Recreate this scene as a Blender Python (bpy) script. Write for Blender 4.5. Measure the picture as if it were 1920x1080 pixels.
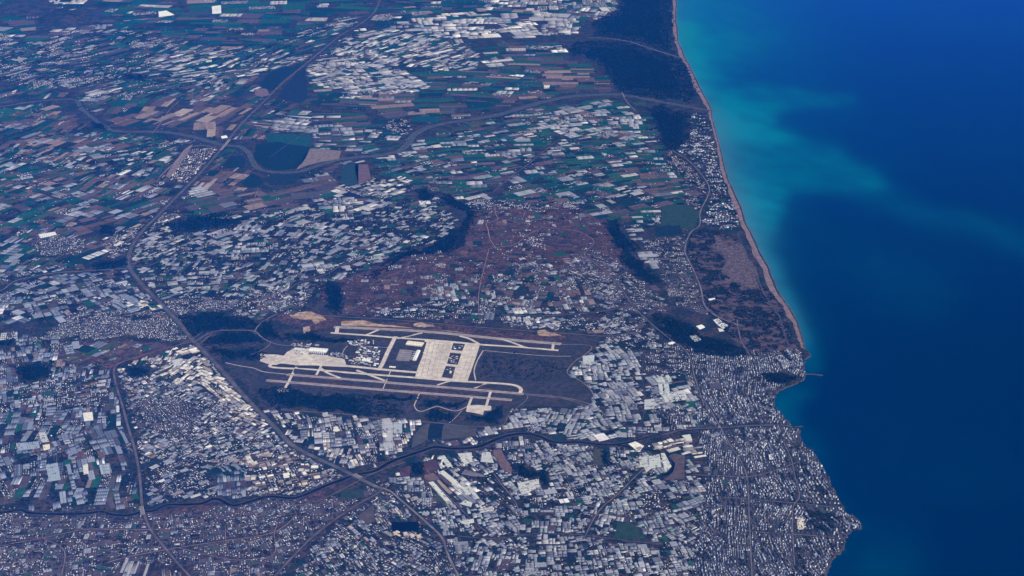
import bpy, math, random
import numpy as np
random.seed(7)
RNG = np.random.default_rng(11)
SC = bpy.context.scene
for o in list(bpy.data.objects):
    bpy.data.objects.remove(o)

# ------------------------------------------------------------------ camera
CAM_H = 9000.0            # cruising aircraft window, metres
PITCH = math.radians(22.7)
FPX = 2667.0              # 50 mm lens expressed in photo pixels
cam_data = bpy.data.cameras.new('camera')
cam_data.lens = 50.0
cam_data.sensor_width = 36.0
cam_data.clip_start = 1.0
cam_data.clip_end = 400000.0
cam = bpy.data.objects.new('camera', cam_data)
SC.collection.objects.link(cam)
cam.location = (0, 0, CAM_H)
cam.rotation_euler = (math.pi / 2 - PITCH, 0, 0)
SC.camera = cam

# ------------------------------------------------------------------ sky, sun, exposure
SUN_EL = math.radians(44)
SUN_AZ = math.radians(142)          # clockwise from +Y: behind the camera, to its right
world = bpy.data.worlds.new('World')
SC.world = world
world.use_nodes = True
wn = world.node_tree
wn.nodes.clear()
w_out = wn.nodes.new('ShaderNodeOutputWorld')
w_bg = wn.nodes.new('ShaderNodeBackground')
w_sky = wn.nodes.new('ShaderNodeTexSky')
w_sky.sky_type = 'NISHITA'
w_sky.sun_disc = False
w_sky.sun_elevation = SUN_EL
w_sky.sun_rotation = SUN_AZ
w_sky.altitude = 3000
w_bg.inputs['Strength'].default_value = 0.06
wn.links.new(w_sky.outputs['Color'], w_bg.inputs['Color'])
wn.links.new(w_bg.outputs['Background'], w_out.inputs['Surface'])
sun_data = bpy.data.lights.new('sun', 'SUN')
sun_data.energy = 5.0
sun_data.angle = math.radians(0.5)
sun_data.color = (1.0, 0.98, 0.955)
sun = bpy.data.objects.new('sun', sun_data)
SC.collection.objects.link(sun)
sun.rotation_euler = (math.pi / 2 - SUN_EL, 0, math.pi - SUN_AZ)
SC.view_settings.view_transform = 'Standard'
SC.view_settings.look = 'None'
SC.view_settings.exposure = -0.2
SC.view_settings.gamma = 1.0
SC.cycles.max_bounces = 4
SC.cycles.volume_bounces = 0
SC.cycles.use_denoising = True

# ------------------------------------------------------------------ helpers: survey coordinates
ST, CT = math.sin(PITCH), math.cos(PITCH)
def PX(x, y, z=0.0):
    """survey pixel -> metres on the plane z"""
    a = (np.asarray(x, float) - 960.0) / FPX
    b = (540.0 - np.asarray(y, float)) / FPX
    dy = CT + b * ST
    dz = -ST + b * CT
    t = (z - CAM_H) / dz
    return a * t, dy * t
def TOPX(X, Y, z=0.0):
    d = Y * CT - (z - CAM_H) * ST
    u = Y * ST + (z - CAM_H) * CT
    return 960.0 + FPX * X / d, 540.0 - FPX * u / d
def pts_w(pts, z=0.0):
    a = np.array(pts, float)
    X, Y = PX(a[:, 0], a[:, 1], z)
    return np.stack([X, Y], 1)
def ang(px, py, dx, dy):
    """compass direction in the world of a small step on the survey"""
    X0, Y0 = PX(px, py); X1, Y1 = PX(px + dx, py + dy)
    return math.atan2(Y1 - Y0, X1 - X0)

# survey raster (with a margin outside the frame)
MX0, MY0, MW, MH = -220, -130, 2360, 1340
def in_poly(gx, gy, poly):
    c = np.zeros(np.broadcast(gx, gy).shape, bool)
    n = len(poly)
    for i in range(n):
        x0, y0 = poly[i]; x1, y1 = poly[(i + 1) % n]
        if y0 == y1:
            continue
        m = ((y0 > gy) != (y1 > gy))
        c ^= m & (gx < (x1 - x0) * (gy - y0) / (y1 - y0) + x0)
    return c
def fill(arr, poly, val):
    p = np.array(poly, float)
    x0 = max(int(p[:, 0].min()) - MX0, 0); x1 = min(int(p[:, 0].max()) - MX0 + 2, MW)
    y0 = max(int(p[:, 1].min()) - MY0, 0); y1 = min(int(p[:, 1].max()) - MY0 + 2, MH)
    if x1 <= x0 or y1 <= y0:
        return
    gx = np.arange(x0, x1)[None, :] + MX0 + 0.0
    gy = np.arange(y0, y1)[:, None] + MY0 + 0.0
    m = in_poly(gx, gy, poly)
    arr[y0:y1, x0:x1][m] = val
def stroke(arr, pts, w, val):
    for (xa, ya), (xb, yb) in zip(pts[:-1], pts[1:]):
        x0 = max(int(min(xa, xb) - w) - MX0, 0); x1 = min(int(max(xa, xb) + w) - MX0 + 2, MW)
        y0 = max(int(min(ya, yb) - w) - MY0, 0); y1 = min(int(max(ya, yb) + w) - MY0 + 2, MH)
        if x1 <= x0 or y1 <= y0:
            continue
        gx = np.arange(x0, x1)[None, :] + MX0 + 0.0
        gy = np.arange(y0, y1)[:, None] + MY0 + 0.0
        L2 = (xb - xa) ** 2 + (yb - ya) ** 2 + 1e-9
        t = np.clip(((gx - xa) * (xb - xa) + (gy - ya) * (yb - ya)) / L2, 0, 1)
        d = np.hypot(gx - xa - t * (xb - xa), (gy - ya - t * (yb - ya)))
        arr[y0:y1, x0:x1][d < w / 2] = val
def look(arr, x, y):
    ix = np.clip(np.rint(np.asarray(x) - MX0).astype(int), 0, MW - 1)
    iy = np.clip(np.rint(np.asarray(y) - MY0).astype(int), 0, MH - 1)
    return arr[iy, ix]
def smooth(pts, n=5):
    p = np.array(pts, float)
    if len(p) < 3:
        return p
    e = np.vstack([2 * p[0] - p[1], p, 2 * p[-1] - p[-2]])
    out = []
    for i in range(1, len(e) - 2):
        for k in range(n):
            t = k / n
            a, b, c, d = e[i - 1], e[i], e[i + 1], e[i + 2]
            out.append(0.5 * (2 * b + (c - a) * t + (2 * a - 5 * b + 4 * c - d) * t * t + (3 * b - a - 3 * c + d) * t ** 3))
    out.append(p[-1])
    return np.array(out)
def rough(poly, amt=0.18, n=2, seed=0):
    """natural, uneven outline"""
    r = np.random.default_rng(seed + len(poly) * 13)
    p = [np.array(q, float) for q in poly]
    for k in range(n):
        q = []
        for i in range(len(p)):
            a, b = p[i], p[(i + 1) % len(p)]
            q.append(a)
            d = b - a
            nrm = np.array([-d[1], d[0]])
            q.append((a + b) / 2 + nrm * r.uniform(-amt, amt))
        p = q
    return [tuple(v) for v in p]
_perm = np.random.default_rng(5).random((256, 256))
def vnoise(x, y, s):
    x = np.asarray(x) / s; y = np.asarray(y) / s
    xi = np.floor(x).astype(int); yi = np.floor(y).astype(int)
    fx = x - xi; fy = y - yi
    fx = fx * fx * (3 - 2 * fx); fy = fy * fy * (3 - 2 * fy)
    g = lambda a, b: _perm[a % 256, b % 256]
    return (g(xi, yi) * (1 - fx) + g(xi + 1, yi) * fx) * (1 - fy) + (g(xi, yi + 1) * (1 - fx) + g(xi + 1, yi + 1) * fx) * fy

# ------------------------------------------------------------------ materials
MATS = {}
def new_mat(name):
    m = bpy.data.materials.new(name); m.use_nodes = True
    nt = m.node_tree
    b = nt.nodes['Principled BSDF']
    b.inputs['Roughness'].default_value = 0.85
    b.inputs['Specular IOR Level'].default_value = 0.02
    MATS[name] = m
    return m, nt, b
def mat_tint(name, source, scale=0.02, lo=0.8, hi=1.2, rough_=0.85, scale2=None):
    """colour from face attribute or object colour, weathered by world-space noise"""
    m, nt, b = new_mat(name)
    b.inputs['Roughness'].default_value = rough_
    if source == 'attr':
        s = nt.nodes.new('ShaderNodeAttribute'); s.attribute_name = 'Col'; col = s.outputs['Color']
    else:
        s = nt.nodes.new('ShaderNodeObjectInfo'); col = s.outputs['Color']
    geo = nt.nodes.new('ShaderNodeNewGeometry')
    nz = nt.nodes.new('ShaderNodeTexNoise'); nz.inputs['Scale'].default_value = scale; nz.inputs['Detail'].default_value = 4
    nt.links.new(geo.outputs['Position'], nz.inputs['Vector'])
    mr = nt.nodes.new('ShaderNodeMapRange')
    mr.inputs['From Min'].default_value = 0.3; mr.inputs['From Max'].default_value = 0.7
    mr.inputs['To Min'].default_value = lo; mr.inputs['To Max'].default_value = hi
    nt.links.new(nz.outputs['Fac'], mr.inputs['Value'])
    mx = nt.nodes.new('ShaderNodeVectorMath'); mx.operation = 'SCALE'
    nt.links.new(col, mx.inputs[0]); nt.links.new(mr.outputs['Result'], mx.inputs['Scale'])
    nt.links.new(mx.outputs['Vector'], b.inputs['Base Color'])
    return m
def mat_ground(name, cols, scales, rough_=0.9):
    m, nt, b = new_mat(name)
    b.inputs['Roughness'].default_value = rough_
    geo = nt.nodes.new('ShaderNodeNewGeometry')
    prev = None
    for i, (c, sc) in enumerate(zip(cols, [None] + list(scales))):
        rgb = nt.nodes.new('ShaderNodeRGB'); rgb.outputs[0].default_value = (*c, 1)
        if prev is None:
            prev = rgb.outputs[0]; continue
        nz = nt.nodes.new('ShaderNodeTexNoise'); nz.inputs['Scale'].default_value = sc
        nz.inputs['Detail'].default_value = 6; nz.inputs['Roughness'].default_value = 0.62
        mp = nt.nodes.new('ShaderNodeVectorMath'); mp.operation = 'ADD'; mp.inputs[1].default_value = (i * 977.0, i * 311.0, 0)
        nt.links.new(geo.outputs['Position'], mp.inputs[0]); nt.links.new(mp.outputs[0], nz.inputs['Vector'])
        mr = nt.nodes.new('ShaderNodeMapRange')
        mr.inputs['From Min'].default_value = 0.44; mr.inputs['From Max'].default_value = 0.6
        nt.links.new(nz.outputs['Fac'], mr.inputs['Value'])
        mx = nt.nodes.new('ShaderNodeMix'); mx.data_type = 'RGBA'
        nt.links.new(mr.outputs['Result'], mx.inputs['Factor'])
        nt.links.new(prev, mx.inputs[6]); nt.links.new(rgb.outputs[0], mx.inputs[7])
        prev = mx.outputs[2]
    nt.links.new(prev, b.inputs['Base Color'])
    return m
M_ATTR = mat_tint('painted_and_weathered', 'attr', 0.03, 0.86, 1.12)
M_CROP = mat_tint('crop_rows', 'attr', 0.012, 0.72, 1.25)
M_LEAF = mat_tint('leaves', 'attr', 0.01, 0.7, 1.3)
M_OBJ = mat_tint('object_paint', 'obj', 0.03, 0.86, 1.12)
M_CROPO = mat_tint('crop_rows_object', 'obj', 0.012, 0.72, 1.25)
M_ROAD = mat_tint('road_surface', 'obj', 0.006, 0.55, 1.35)
M_CONC = mat_tint('apron_concrete', 'obj', 0.012, 0.74, 1.16)
M_LAND = mat_ground('coastal_plain_soil', [(0.030, 0.029, 0.033), (0.012, 0.030, 0.026), (0.08, 0.055, 0.058), (0.009, 0.019, 0.018)], [0.0018, 0.004, 0.02])
M_SCRUB = mat_ground('scrub_soil', [(0.09, 0.045, 0.05), (0.034, 0.03, 0.031), (0.145, 0.07, 0.066), (0.02, 0.026, 0.024)], [0.002, 0.006, 0.02])
M_TURF = mat_ground('airfield_turf', [(0.042, 0.040, 0.044), (0.066, 0.05, 0.054), (0.024, 0.031, 0.031)], [0.003, 0.012])
M_DUNE = mat_ground('dune_sand', [(0.12, 0.08, 0.09), (0.08, 0.057, 0.067), (0.02, 0.026, 0.028)], [0.006, 0.009])
M_SAND = mat_ground('beach_sand', [(0.24, 0.165, 0.175), (0.15, 0.11, 0.125)], [0.008])
M_QUARRY = mat_ground('quarry_earth', [(0.42, 0.28, 0.19), (0.5, 0.38, 0.28), (0.22, 0.14, 0.11)], [0.004, 0.01])
M_ROCK = mat_ground('cliff_rock', [(0.06, 0.047, 0.052), (0.02, 0.02, 0.024), (0.11, 0.085, 0.09)], [0.03, 0.05])
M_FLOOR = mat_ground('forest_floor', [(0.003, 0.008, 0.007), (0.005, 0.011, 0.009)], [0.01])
M_RIVER, _nt, _b = new_mat('river_water')
_b.inputs['Base Color'].default_value = (0.002, 0.006, 0.010, 1); _b.inputs['Roughness'].default_value = 0.5; _b.inputs['Specular IOR Level'].default_value = 0.05
M_BRAID = mat_ground('braided_river', [(0.045, 0.07, 0.09), (0.08, 0.078, 0.09), (0.02, 0.042, 0.055)], [0.004, 0.01], 0.5)

# ------------------------------------------------------------------ object helpers
COL = SC.collection
def prop(o, label=None, cat=None, group=None, kind=None):
    if label: o['label'] = label
    if cat: o['category'] = cat
    if group: o['group'] = group
    if kind: o['kind'] = kind
    return o
def link(name, me, mat=None, parent=None, color=None):
    o = bpy.data.objects.new(name, me)
    COL.objects.link(o)
    if mat and me and not me.materials: me.materials.append(mat)
    if parent: o.parent = parent
    if color is not None: o.color = (*color, 1)
    return o
def mesh_py(name, V, F, mat=None):
    me = bpy.data.meshes.new(name)
    me.from_pydata([tuple(map(float, v)) for v in V], [], F)
    if mat: me.materials.append(mat)
    return me
def mega(name, V, tmpl, cols, mat):
    """V (N,k,3), template faces, cols (N,nf,3): one mesh with a colour for each face"""
    N, k = V.shape[:2]
    me = bpy.data.meshes.new(name)
    sizes = np.array([len(f) for f in tmpl]); idx = np.concatenate([np.array(f) for f in tmpl])
    nl = len(idx); nf = len(tmpl)
    me.vertices.add(N * k)
    me.vertices.foreach_set('co', np.ascontiguousarray(V, np.float32).ravel())
    me.loops.add(N * nl)
    me.loops.foreach_set('vertex_index', (idx[None, :] + (np.arange(N) * k)[:, None]).astype(np.int32).ravel())
    st = np.concatenate([[0], np.cumsum(sizes)[:-1]])
    me.polygons.add(N * nf)
    me.polygons.foreach_set('loop_start', (st[None, :] + (np.arange(N) * nl)[:, None]).astype(np.int32).ravel())
    a = me.attributes.new('Col', 'FLOAT_COLOR', 'FACE')
    c4 = np.ones((N, nf, 4), np.float32); c4[:, :, :3] = cols
    a.data.foreach_set('color', c4.ravel())
    me.update(calc_edges=True)
    me.validate()
    me.materials.append(mat)
    return me
def sheet(name, poly, z, mat, label, cat, kind='structure', color=None, parent=None):
    """flat polygon given in survey pixels"""
    w = pts_w(poly, z)
    me = mesh_py(name, [(x, y, z) for x, y in w], [list(range(len(w)))], mat)
    o = link(name, me, None, parent, color)
    if not parent: prop(o, label, cat, None, kind)
    else: o['kind'] = kind
    return o
def ribbon_mesh(name, wp, width, z, mat, lift=0.0):
    p = np.array(wp, float)
    d = np.gradient(p, axis=0)
    d /= np.linalg.norm(d, axis=1)[:, None] + 1e-9
    n = np.stack([-d[:, 1], d[:, 0]], 1)
    w = (np.asarray(width) * np.ones(len(p)))[:, None] / 2
    A, B = p + n * w, p - n * w
    V = [(x, y, z) for x, y in A] + [(x, y, z) for x, y in B]
    k = len(p)
    return mesh_py(name, V, [[i, i + 1, k + i + 1, k + i][::-1] for i in range(k - 1)], mat)
def ribbon(name, pts, width, z, mat, label, cat, color=None, n=5, kind='structure', parent=None):
    sp = smooth(pts, n)
    w = pts_w(sp, z)
    if np.ndim(width):
        width = np.interp(np.linspace(0, 1, len(sp)), np.linspace(0, 1, len(width)), width)
    o = link(name, ribbon_mesh(name, w, width, z, mat), None, parent, color)
    if parent: o['kind'] = kind
    else: prop(o, label, cat, None, kind)
    return o

# ================================================================== THE SETTING
CLEAR = np.zeros((MH, MW), np.uint8)      # 1 = no tree stands here
BLOCK = np.zeros((MH, MW), np.uint8)      # 1 = taken by water, road, airfield, forest
Z_SEA = -15.0
COAST = [(1255,-150),(1259,-100),(1263,-50),(1268,0),(1267,30),(1270,50),(1271,75),(1277,90),(1286,110),(1291,120),(1306,150),(1314,167),(1324,185),(1333,203),(1334,213),(1338,233),(1347,267),
 (1355,300),(1364,333),(1376,360),(1389,387),(1399,420),(1410,440),(1419,460),(1429,480),(1440,500),(1448,520),(1456,540),(1468,560),(1482,580),(1493,600),(1500,620),(1505,640),(1508,653),
 (1513,657),(1518,662),(1516,668),(1509,672),(1507,682),(1506,691),(1511,698),(1507,708),(1497,716),(1482,722),(1468,727),(1457,734),(1452,746),(1451,760),(1461,772),(1472,784),(1479,792),(1487,800),
 (1499,805),(1496,813),(1502,825),(1514,838),(1527,851),(1537,867),(1547,885),(1555,900),(1564,920),(1574,940),(1583,958),(1593,965),(1603,968),(1609,974),(1612,981),(1614,988),(1606,991),(1596,993),(1586,1005),
 (1582,1020),(1575,1034),(1562,1045),(1553,1060),(1546,1080),(1530,1120),(1520,1210)]
def coast_fine():
    r = np.random.default_rng(3)
    p = smooth(COAST, 4)
    j = np.where(p[:, 1] > 640, 1.6, 0.5)
    p = p + r.normal(0, 1, p.shape) * j[:, None] * np.array([0.8, 0.4])
    return p
CO = coast_fine()
def coast_x(y):
    """survey column of the shoreline at a survey row (roughly single valued)"""
    return np.interp(y, CO[::-1][::-1, 1], CO[:, 0]) if False else np.interp(y, np.maximum.accumulate(CO[:, 1]), CO[:, 0])

# ---- land sheet, from the shoreline to far beyond the frame on the other side
cw = pts_w(CO, 0.0)
land_pts = [(x, y, 0.0) for x, y in cw] + [(4000, 2000, 0), (-70000, 2000, 0), (-70000, 130000, 0), (-6000, 130000, 0), (cw[0][0] - 2500, 95000, 0)]
me = mesh_py('ground', land_pts, [list(range(len(land_pts)))[::-1]], M_LAND)
ground = prop(link('ground', me), 'flat brown and green coastal plain reaching inland from the shore', 'ground', None, 'structure')
# shore skirt: beach slope in the upper half, broken cliff in the lower half
sk, skf = [], []
rr = np.random.default_rng(9)
nrow = 4
for i, (x, y) in enumerate(cw):
    a = cw[max(i - 1, 0)]; b = cw[min(i + 1, len(cw) - 1)]
    n = np.array([b[1] - a[1], -(b[0] - a[0])]); n /= np.linalg.norm(n) + 1e-9
    if n[0] < -0.2: n = -n
    for k in range(nrow):
        f = k / (nrow - 1)
        off = f * rr.uniform(10, 26)
        sk.append((x + n[0] * off, y + n[1] * off, 0.0 + (Z_SEA - 3) * f))
for i in range(len(cw) - 1):
    for k in range(nrow - 1):
        q = i * nrow + k
        skf.append([q, q + nrow, q + nrow + 1, q + 1])
prop(link('shore_cliff', mesh_py('shore_cliff', sk, skf, M_ROCK)), 'dark broken rock edge dropping to the water along the shore', 'cliff', None, 'structure')

# ---- beach: from the river delta down to the small headland
bp = [p for p in CO if p[1] < 655]
bw = .8 * (0.75 + .5 * vnoise(np.array([p[1] for p in bp]), np.zeros(len(bp)), 14)) * np.interp([p[1] for p in bp], [-150, 0, 80, 150, 195, 206, 215, 300, 360, 430, 500, 560, 600, 640, 655], [9, 8, 9, 11, 14, 7, 5, 8, 13, 15, 18, 16, 13, 9, 4])
outer = pts_w([(p[0] + 1.0, p[1]) for p in bp], Z_SEA + 0.6)
inner = pts_w([(p[0] - w + rr.normal(0, 0.7), p[1] + rr.normal(0, 0.6)) for p, w in zip(bp, bw)], 0.8)
mid = pts_w([(p[0] - 0.25 * w, p[1]) for p, w in zip(bp, bw)], 0.9)
V = [(x, y, Z_SEA + 0.6) for x, y in outer] + [(x, y, 0.9) for x, y in mid] + [(x, y, 0.8) for x, y in inner]
k = len(bp)
F = [[i, i + 1, k + i + 1, k + i] for i in range(k - 1)] + [[k + i, k + i + 1, 2 * k + i + 1, 2 * k + i] for i in range(k - 1)]
prop(link('beach', mesh_py('beach', V, F, M_SAND)), 'long straight pinkish sand beach between the plain and the sea', 'beach', None, 'structure')
stroke(BLOCK, [(p[0] - w * 0.4, p[1]) for p, w in zip(bp, bw)], 10, 1)
seaside = [tuple(p) for p in CO] + [(2500, 1210), (2500, -150)]
fill(BLOCK, seaside, 1)

# ---- sea: one wide sheet; suspended river silt is a property of the water itself
def blur(a, s):
    s = max(s, 0.6); r = int(3 * s); kx = np.exp(-0.5 * (np.arange(-r, r + 1) / s) ** 2); kx /= kx.sum()
    p = np.pad(a, r, mode='edge')
    p = np.apply_along_axis(lambda v: np.convolve(v, kx, 'valid'), 0, p)
    return np.apply_along_axis(lambda v: np.convolve(v, kx, 'valid'), 1, p)
SX0, SY0, SS = 1200, -140, 4.0
SWW, SHH = 270, 338
sgx = SX0 + np.arange(SWW)[None, :] * SS + np.zeros((SHH, 1)); sgy = SY0 + np.arange(SHH)[:, None] * SS + np.zeros((1, SWW))
wx = (vnoise(sgx, sgy * 1.7, 90) - .5) * 26 + (vnoise(sgx + 900, sgy * 1.7, 34) - .5) * 12
wy = (vnoise(sgx + 400, sgy * 1.7, 90) - .5) * 16 + (vnoise(sgx + 77, sgy * 1.7, 34) - .5) * 6
silt = .36 * np.exp(-np.clip(sgx - np.interp(sgy, np.maximum.accumulate(CO[:, 1]), CO[:, 0]), 0, 900) / np.interp(sgy, [0, 150, 250, 420, 520, 660, 720], [110, 90, 120, 80, 50, 30, 20])) * np.interp(sgy, [380, 480, 660, 700], [1, .7, .4, .2])
PL = [  # polygon, strength, blur in survey pixels
 ([(1200,-140),(1275,-140),(1300,-20),(1400,-10),(1440,30),(1400,60),(1340,70),(1400,78),(1480,72),(1440,88),(1370,108),(1320,140),(1200,140)], 0.24, 26),
 ([(1200,-140),(1480,-140),(1500,0),(1560,90),(1600,180),(1500,200),(1340,205),(1200,150)], 0.13, 55),
 ([(1200,40),(1300,45),(1325,70),(1315,105),(1335,150),(1345,190),(1300,200),(1200,120)], 0.55, 16),
 ([(1320,60),(1400,68),(1482,74),(1440,90),(1330,100)], 0.16, 9),
 ([(1330,188),(1360,172),(1430,160),(1520,166),(1590,178),(1606,196),(1560,205),(1500,210),(1455,222),(1470,248),(1520,270),(1420,275),(1335,260)], 0.27, 6),
 ([(1330,200),(1365,180),(1430,190),(1500,200),(1462,218),(1440,235),(1370,262),(1330,240)], 0.32, 12),
 ([(1330,212),(1452,226),(1468,250),(1500,268),(1560,280),(1620,305),(1650,330),(1672,352),(1600,366),(1530,362),(1480,366),(1462,400),(1440,440),(1400,430),(1330,300)], 0.38, 10),
 ([(1640,318),(1680,350),(1760,385),(1960,440),(2100,480),(2100,530),(1900,478),(1790,436),(1680,408),(1620,385),(1610,345)], 0.17, 13),
 ([(1360,340),(1480,360),(1468,400),(1440,450),(1452,500),(1480,560),(1515,620),(1530,655),(1500,660),(1440,520),(1380,420)], 0.34, 12),
 ([(1380,400),(1412,420),(1470,520),(1505,600),(1525,650),(1490,650),(1400,480)], 0.3, 7),
 ([(1560,470),(1700,470),(1800,530),(1760,600),(1650,570)], 0.10, 34),
 ([(1455,735),(1480,726),(1535,722),(1500,745),(1490,770),(1500,790),(1470,780),(1450,758)], 0.3, 11),
 ([(1500,650),(1540,660),(1545,700),(1505,705)], 0.2, 9),
 ([(1470,780),(1520,810),(1560,870),(1530,850)], 0.18, 12),
 ([(1560,1090),(1600,1030),(1680,1010),(1750,1060),(1700,1150)], 0.14, 30),
]
for poly, st, bl in PL:
    m = in_poly(sgx + wx, sgy + wy, poly).astype(float)
    silt = np.maximum(silt, 0) + st * blur(m, bl / SS)
fil = vnoise(sgx * .5 + sgy * .9, sgy * 2.6 - sgx * .9, 30) * .6 + vnoise(sgx * .5 + sgy * .9 + 500, sgy * 3 - sgx * 1.0, 13) * .4      # filaments drawn out by the current
silt = silt * (.62 + .76 * fil)
turb = np.zeros((SHH, SWW))      # milky surf water hugging the sand
dist = sgx - coast_x(sgy)
milky = np.interp(sgy, [-140, 0, 150, 190, 230, 330, 440, 470, 560, 640, 660], [.25, .3, .2, .35, .75, .7, .85, .6, .5, .3, 0])
turb = np.exp(-np.clip(dist, 0, 400) / np.interp(sgy, [0, 200, 230, 420, 480, 640], [14, 14, 26, 22, 16, 9])) * milky
gx_ = np.concatenate([[-70000, -20000], np.arange(-2000, 21001, 110), [26000, 40000, 90000]])
gy_ = np.concatenate([[-8000, 4000], np.arange(9500, 62001, 160), [70000, 90000, 130000]])
GX, GY = np.meshgrid(gx_, gy_)
qx, qy = TOPX(GX, np.maximum(GY, 5000), Z_SEA)
fx = np.clip((qx - SX0) / SS, 0, SWW - 1.001); fy = np.clip((qy - SY0) / SS, 0, SHH - 1.001)
def bil(a):
    x0 = fx.astype(int); y0 = fy.astype(int); tx = fx - x0; ty = fy - y0
    return (a[y0, x0] * (1 - tx) + a[y0, x0 + 1] * tx) * (1 - ty) + (a[y0 + 1, x0] * (1 - tx) + a[y0 + 1, x0 + 1] * tx) * ty
sv = bil(silt); tv = bil(turb)
sv = np.clip(sv + (vnoise(GX, GY, 2600) - .5) * 0.05 + (vnoise(GX * 1.6, GY, 900) - .5) * 0.02, 0, 1.2)
C_DEEP = np.array([0.0, 0.0145, 0.064]); C_TEAL = np.array([0.0, 0.17, 0.275]); C_MILK = np.array([0.07, 0.16, 0.23])
C_FAR = np.array([0.0, 0.042, 0.33])     # bluer base colour, mixed in with distance across the sea
off = np.clip((np.hypot(np.clip(GX - 1500, 0, 1e6), GY - 8000) - 12000) / 30000, 0, 1)[..., None] ** 1.3
C_DEEP = C_DEEP + (C_FAR - C_DEEP) * off
base = C_DEEP + (C_TEAL - C_DEEP) * np.clip(sv, 0, 1.1)[..., None]
base = base + (C_MILK - base) * np.clip(tv, 0, 1)[..., None] * 0.75
ny, nx = GX.shape
me = bpy.data.meshes.new('sea')
idx = np.arange(ny * nx).reshape(ny, nx)
quads = np.stack([idx[:-1, :-1], idx[:-1, 1:], idx[1:, 1:], idx[1:, :-1]], -1).reshape(-1, 4)
me.vertices.add(ny * nx); me.vertices.foreach_set('co', np.stack([GX, GY, np.full_like(GX, Z_SEA)], -1).astype(np.float32).ravel())
me.loops.add(quads.size); me.loops.foreach_set('vertex_index', quads.astype(np.int32).ravel())
me.polygons.add(len(quads)); me.polygons.foreach_set('loop_start', (np.arange(len(quads)) * 4).astype(np.int32))
at = me.attributes.new('Col', 'FLOAT_COLOR', 'POINT')
c4 = np.ones((ny * nx, 4), np.float32); c4[:, :3] = base.reshape(-1, 3); at.data.foreach_set('color', c4.ravel())
me.update(calc_edges=True)
M_SEA, nt, b = new_mat('sea_water')
b.inputs['Roughness'].default_value = 0.32
b.inputs['IOR'].default_value = 1.33
b.inputs['Specular IOR Level'].default_value = 0.01
s = nt.nodes.new('ShaderNodeAttribute'); s.attribute_name = 'Col'
nt.links.new(s.outputs['Color'], b.inputs['Base Color'])
geo = nt.nodes.new('ShaderNodeNewGeometry')
nz = nt.nodes.new('ShaderNodeTexNoise'); nz.inputs['Scale'].default_value = 0.02; nz.inputs['Detail'].default_value = 5
bmp = nt.nodes.new('ShaderNodeBump'); bmp.inputs['Strength'].default_value = 0.25; bmp.inputs['Distance'].default_value = 3.0
nt.links.new(geo.outputs['Position'], nz.inputs['Vector']); nt.links.new(nz.outputs['Fac'], bmp.inputs['Height']); nt.links.new(bmp.outputs['Normal'], b.inputs['Normal'])
me.materials.append(M_SEA)
prop(link('sea', me), 'deep blue sea with turquoise silt plumes drifting off the beach', 'sea', None, 'structure')

# ---- rivers
R_UP = [(-160,212),(-60,206),(0,200),(45,193),(90,188),(140,187),(152,203),(170,218),(195,236),(220,246),(300,247),(350,254),(390,264),(420,272),(450,275),(466,287),(474,303),(486,317),(520,323),(560,322),(600,309),(640,298),(680,294),(720,290),(750,282),
        (766,268),(775,254),(800,240),(840,230),(890,223),(935,215),(975,203),(1010,193),(1050,184),(1100,178),(1165,177),(1200,183),(1240,191),(1290,200),(1336,208)]
ribbon('river_bank', R_UP, [95, 95, 100, 150, 110, 120, 150, 160, 190, 190, 120], 0.5, M_ROAD, 'pale mauve gravel banks of the braided upper river', 'riverbank', (0.10, 0.09, 0.10), 6)
ribbon('river', R_UP, [60, 60, 60, 90, 60, 60, 70, 85, 110, 120, 90], 1.0, M_BRAID, 'grey blue braided river winding across the plain to the beach', 'river', None, 6)
stroke(BLOCK, R_UP, 8, 1)
R_LOOP = [(700,294),(740,312),(790,322),(830,328),(862,322),(850,308),(820,300),(760,302)]
ribbon('old_river_loop', R_LOOP, 34, 0.7, M_ROAD, 'abandoned river loop curving below the upper river', 'river', (0.11, 0.12, 0.10), 5)
R_LOW = [(-160,955),(-60,958),(0,961),(38,956),(58,962),(120,964),(165,962),(190,959),(210,965),(240,966),(265,960),(290,957),(312,947),(345,946),(378,944),(398,936),(412,937),(436,948),(470,940),(505,931),(550,934),(585,922),(612,910),(640,900),
         (668,890),(700,884),(722,872),(742,862),(790,846),(816,838),(850,841),(895,838),(930,824),(955,816),(980,813),(1010,818),(1040,829),(1085,829),(1130,834),(1165,832),(1200,824),(1240,814),(1300,806),(1370,800),(1450,797)]
ribbon('river_bank', R_LOW, [70, 74, 76, 80, 84, 94, 100, 96, 64, 40], 0.5, M_ROAD, 'dull brown earth banks along the narrow dark river', 'riverbank', (0.075, 0.058, 0.058), 6)
ribbon('river', R_LOW, [42, 44, 44, 46, 48, 50, 54, 52, 40, 26], 1.0, M_RIVER, 'narrow dark river winding below the airport towards the city', 'river', None, 6)
stroke(BLOCK, R_LOW, 8, 1)
R_BR = [(1150,833),(1180,838),(1215,843),(1248,852),(1262,868),(1258,885),(1240,893)]
ribbon('river_branch', R_BR, 34, 0.9, M_RIVER, 'dark river branch bending round the brown fallow field', 'river', None, 6)
stroke(BLOCK, R_BR, 6, 1)
FLOOD = [(275,968),(330,952),(400,946),(440,955),(520,940),(560,940),(640,906),(665,900),(650,918),(600,940),(520,955),(440,968),(420,974),(330,975)]
sheet('floodplain', rough(FLOOD, .05), 0.35, M_SCRUB, 'brown floodplain strip below the dark river', 'floodplain')

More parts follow.
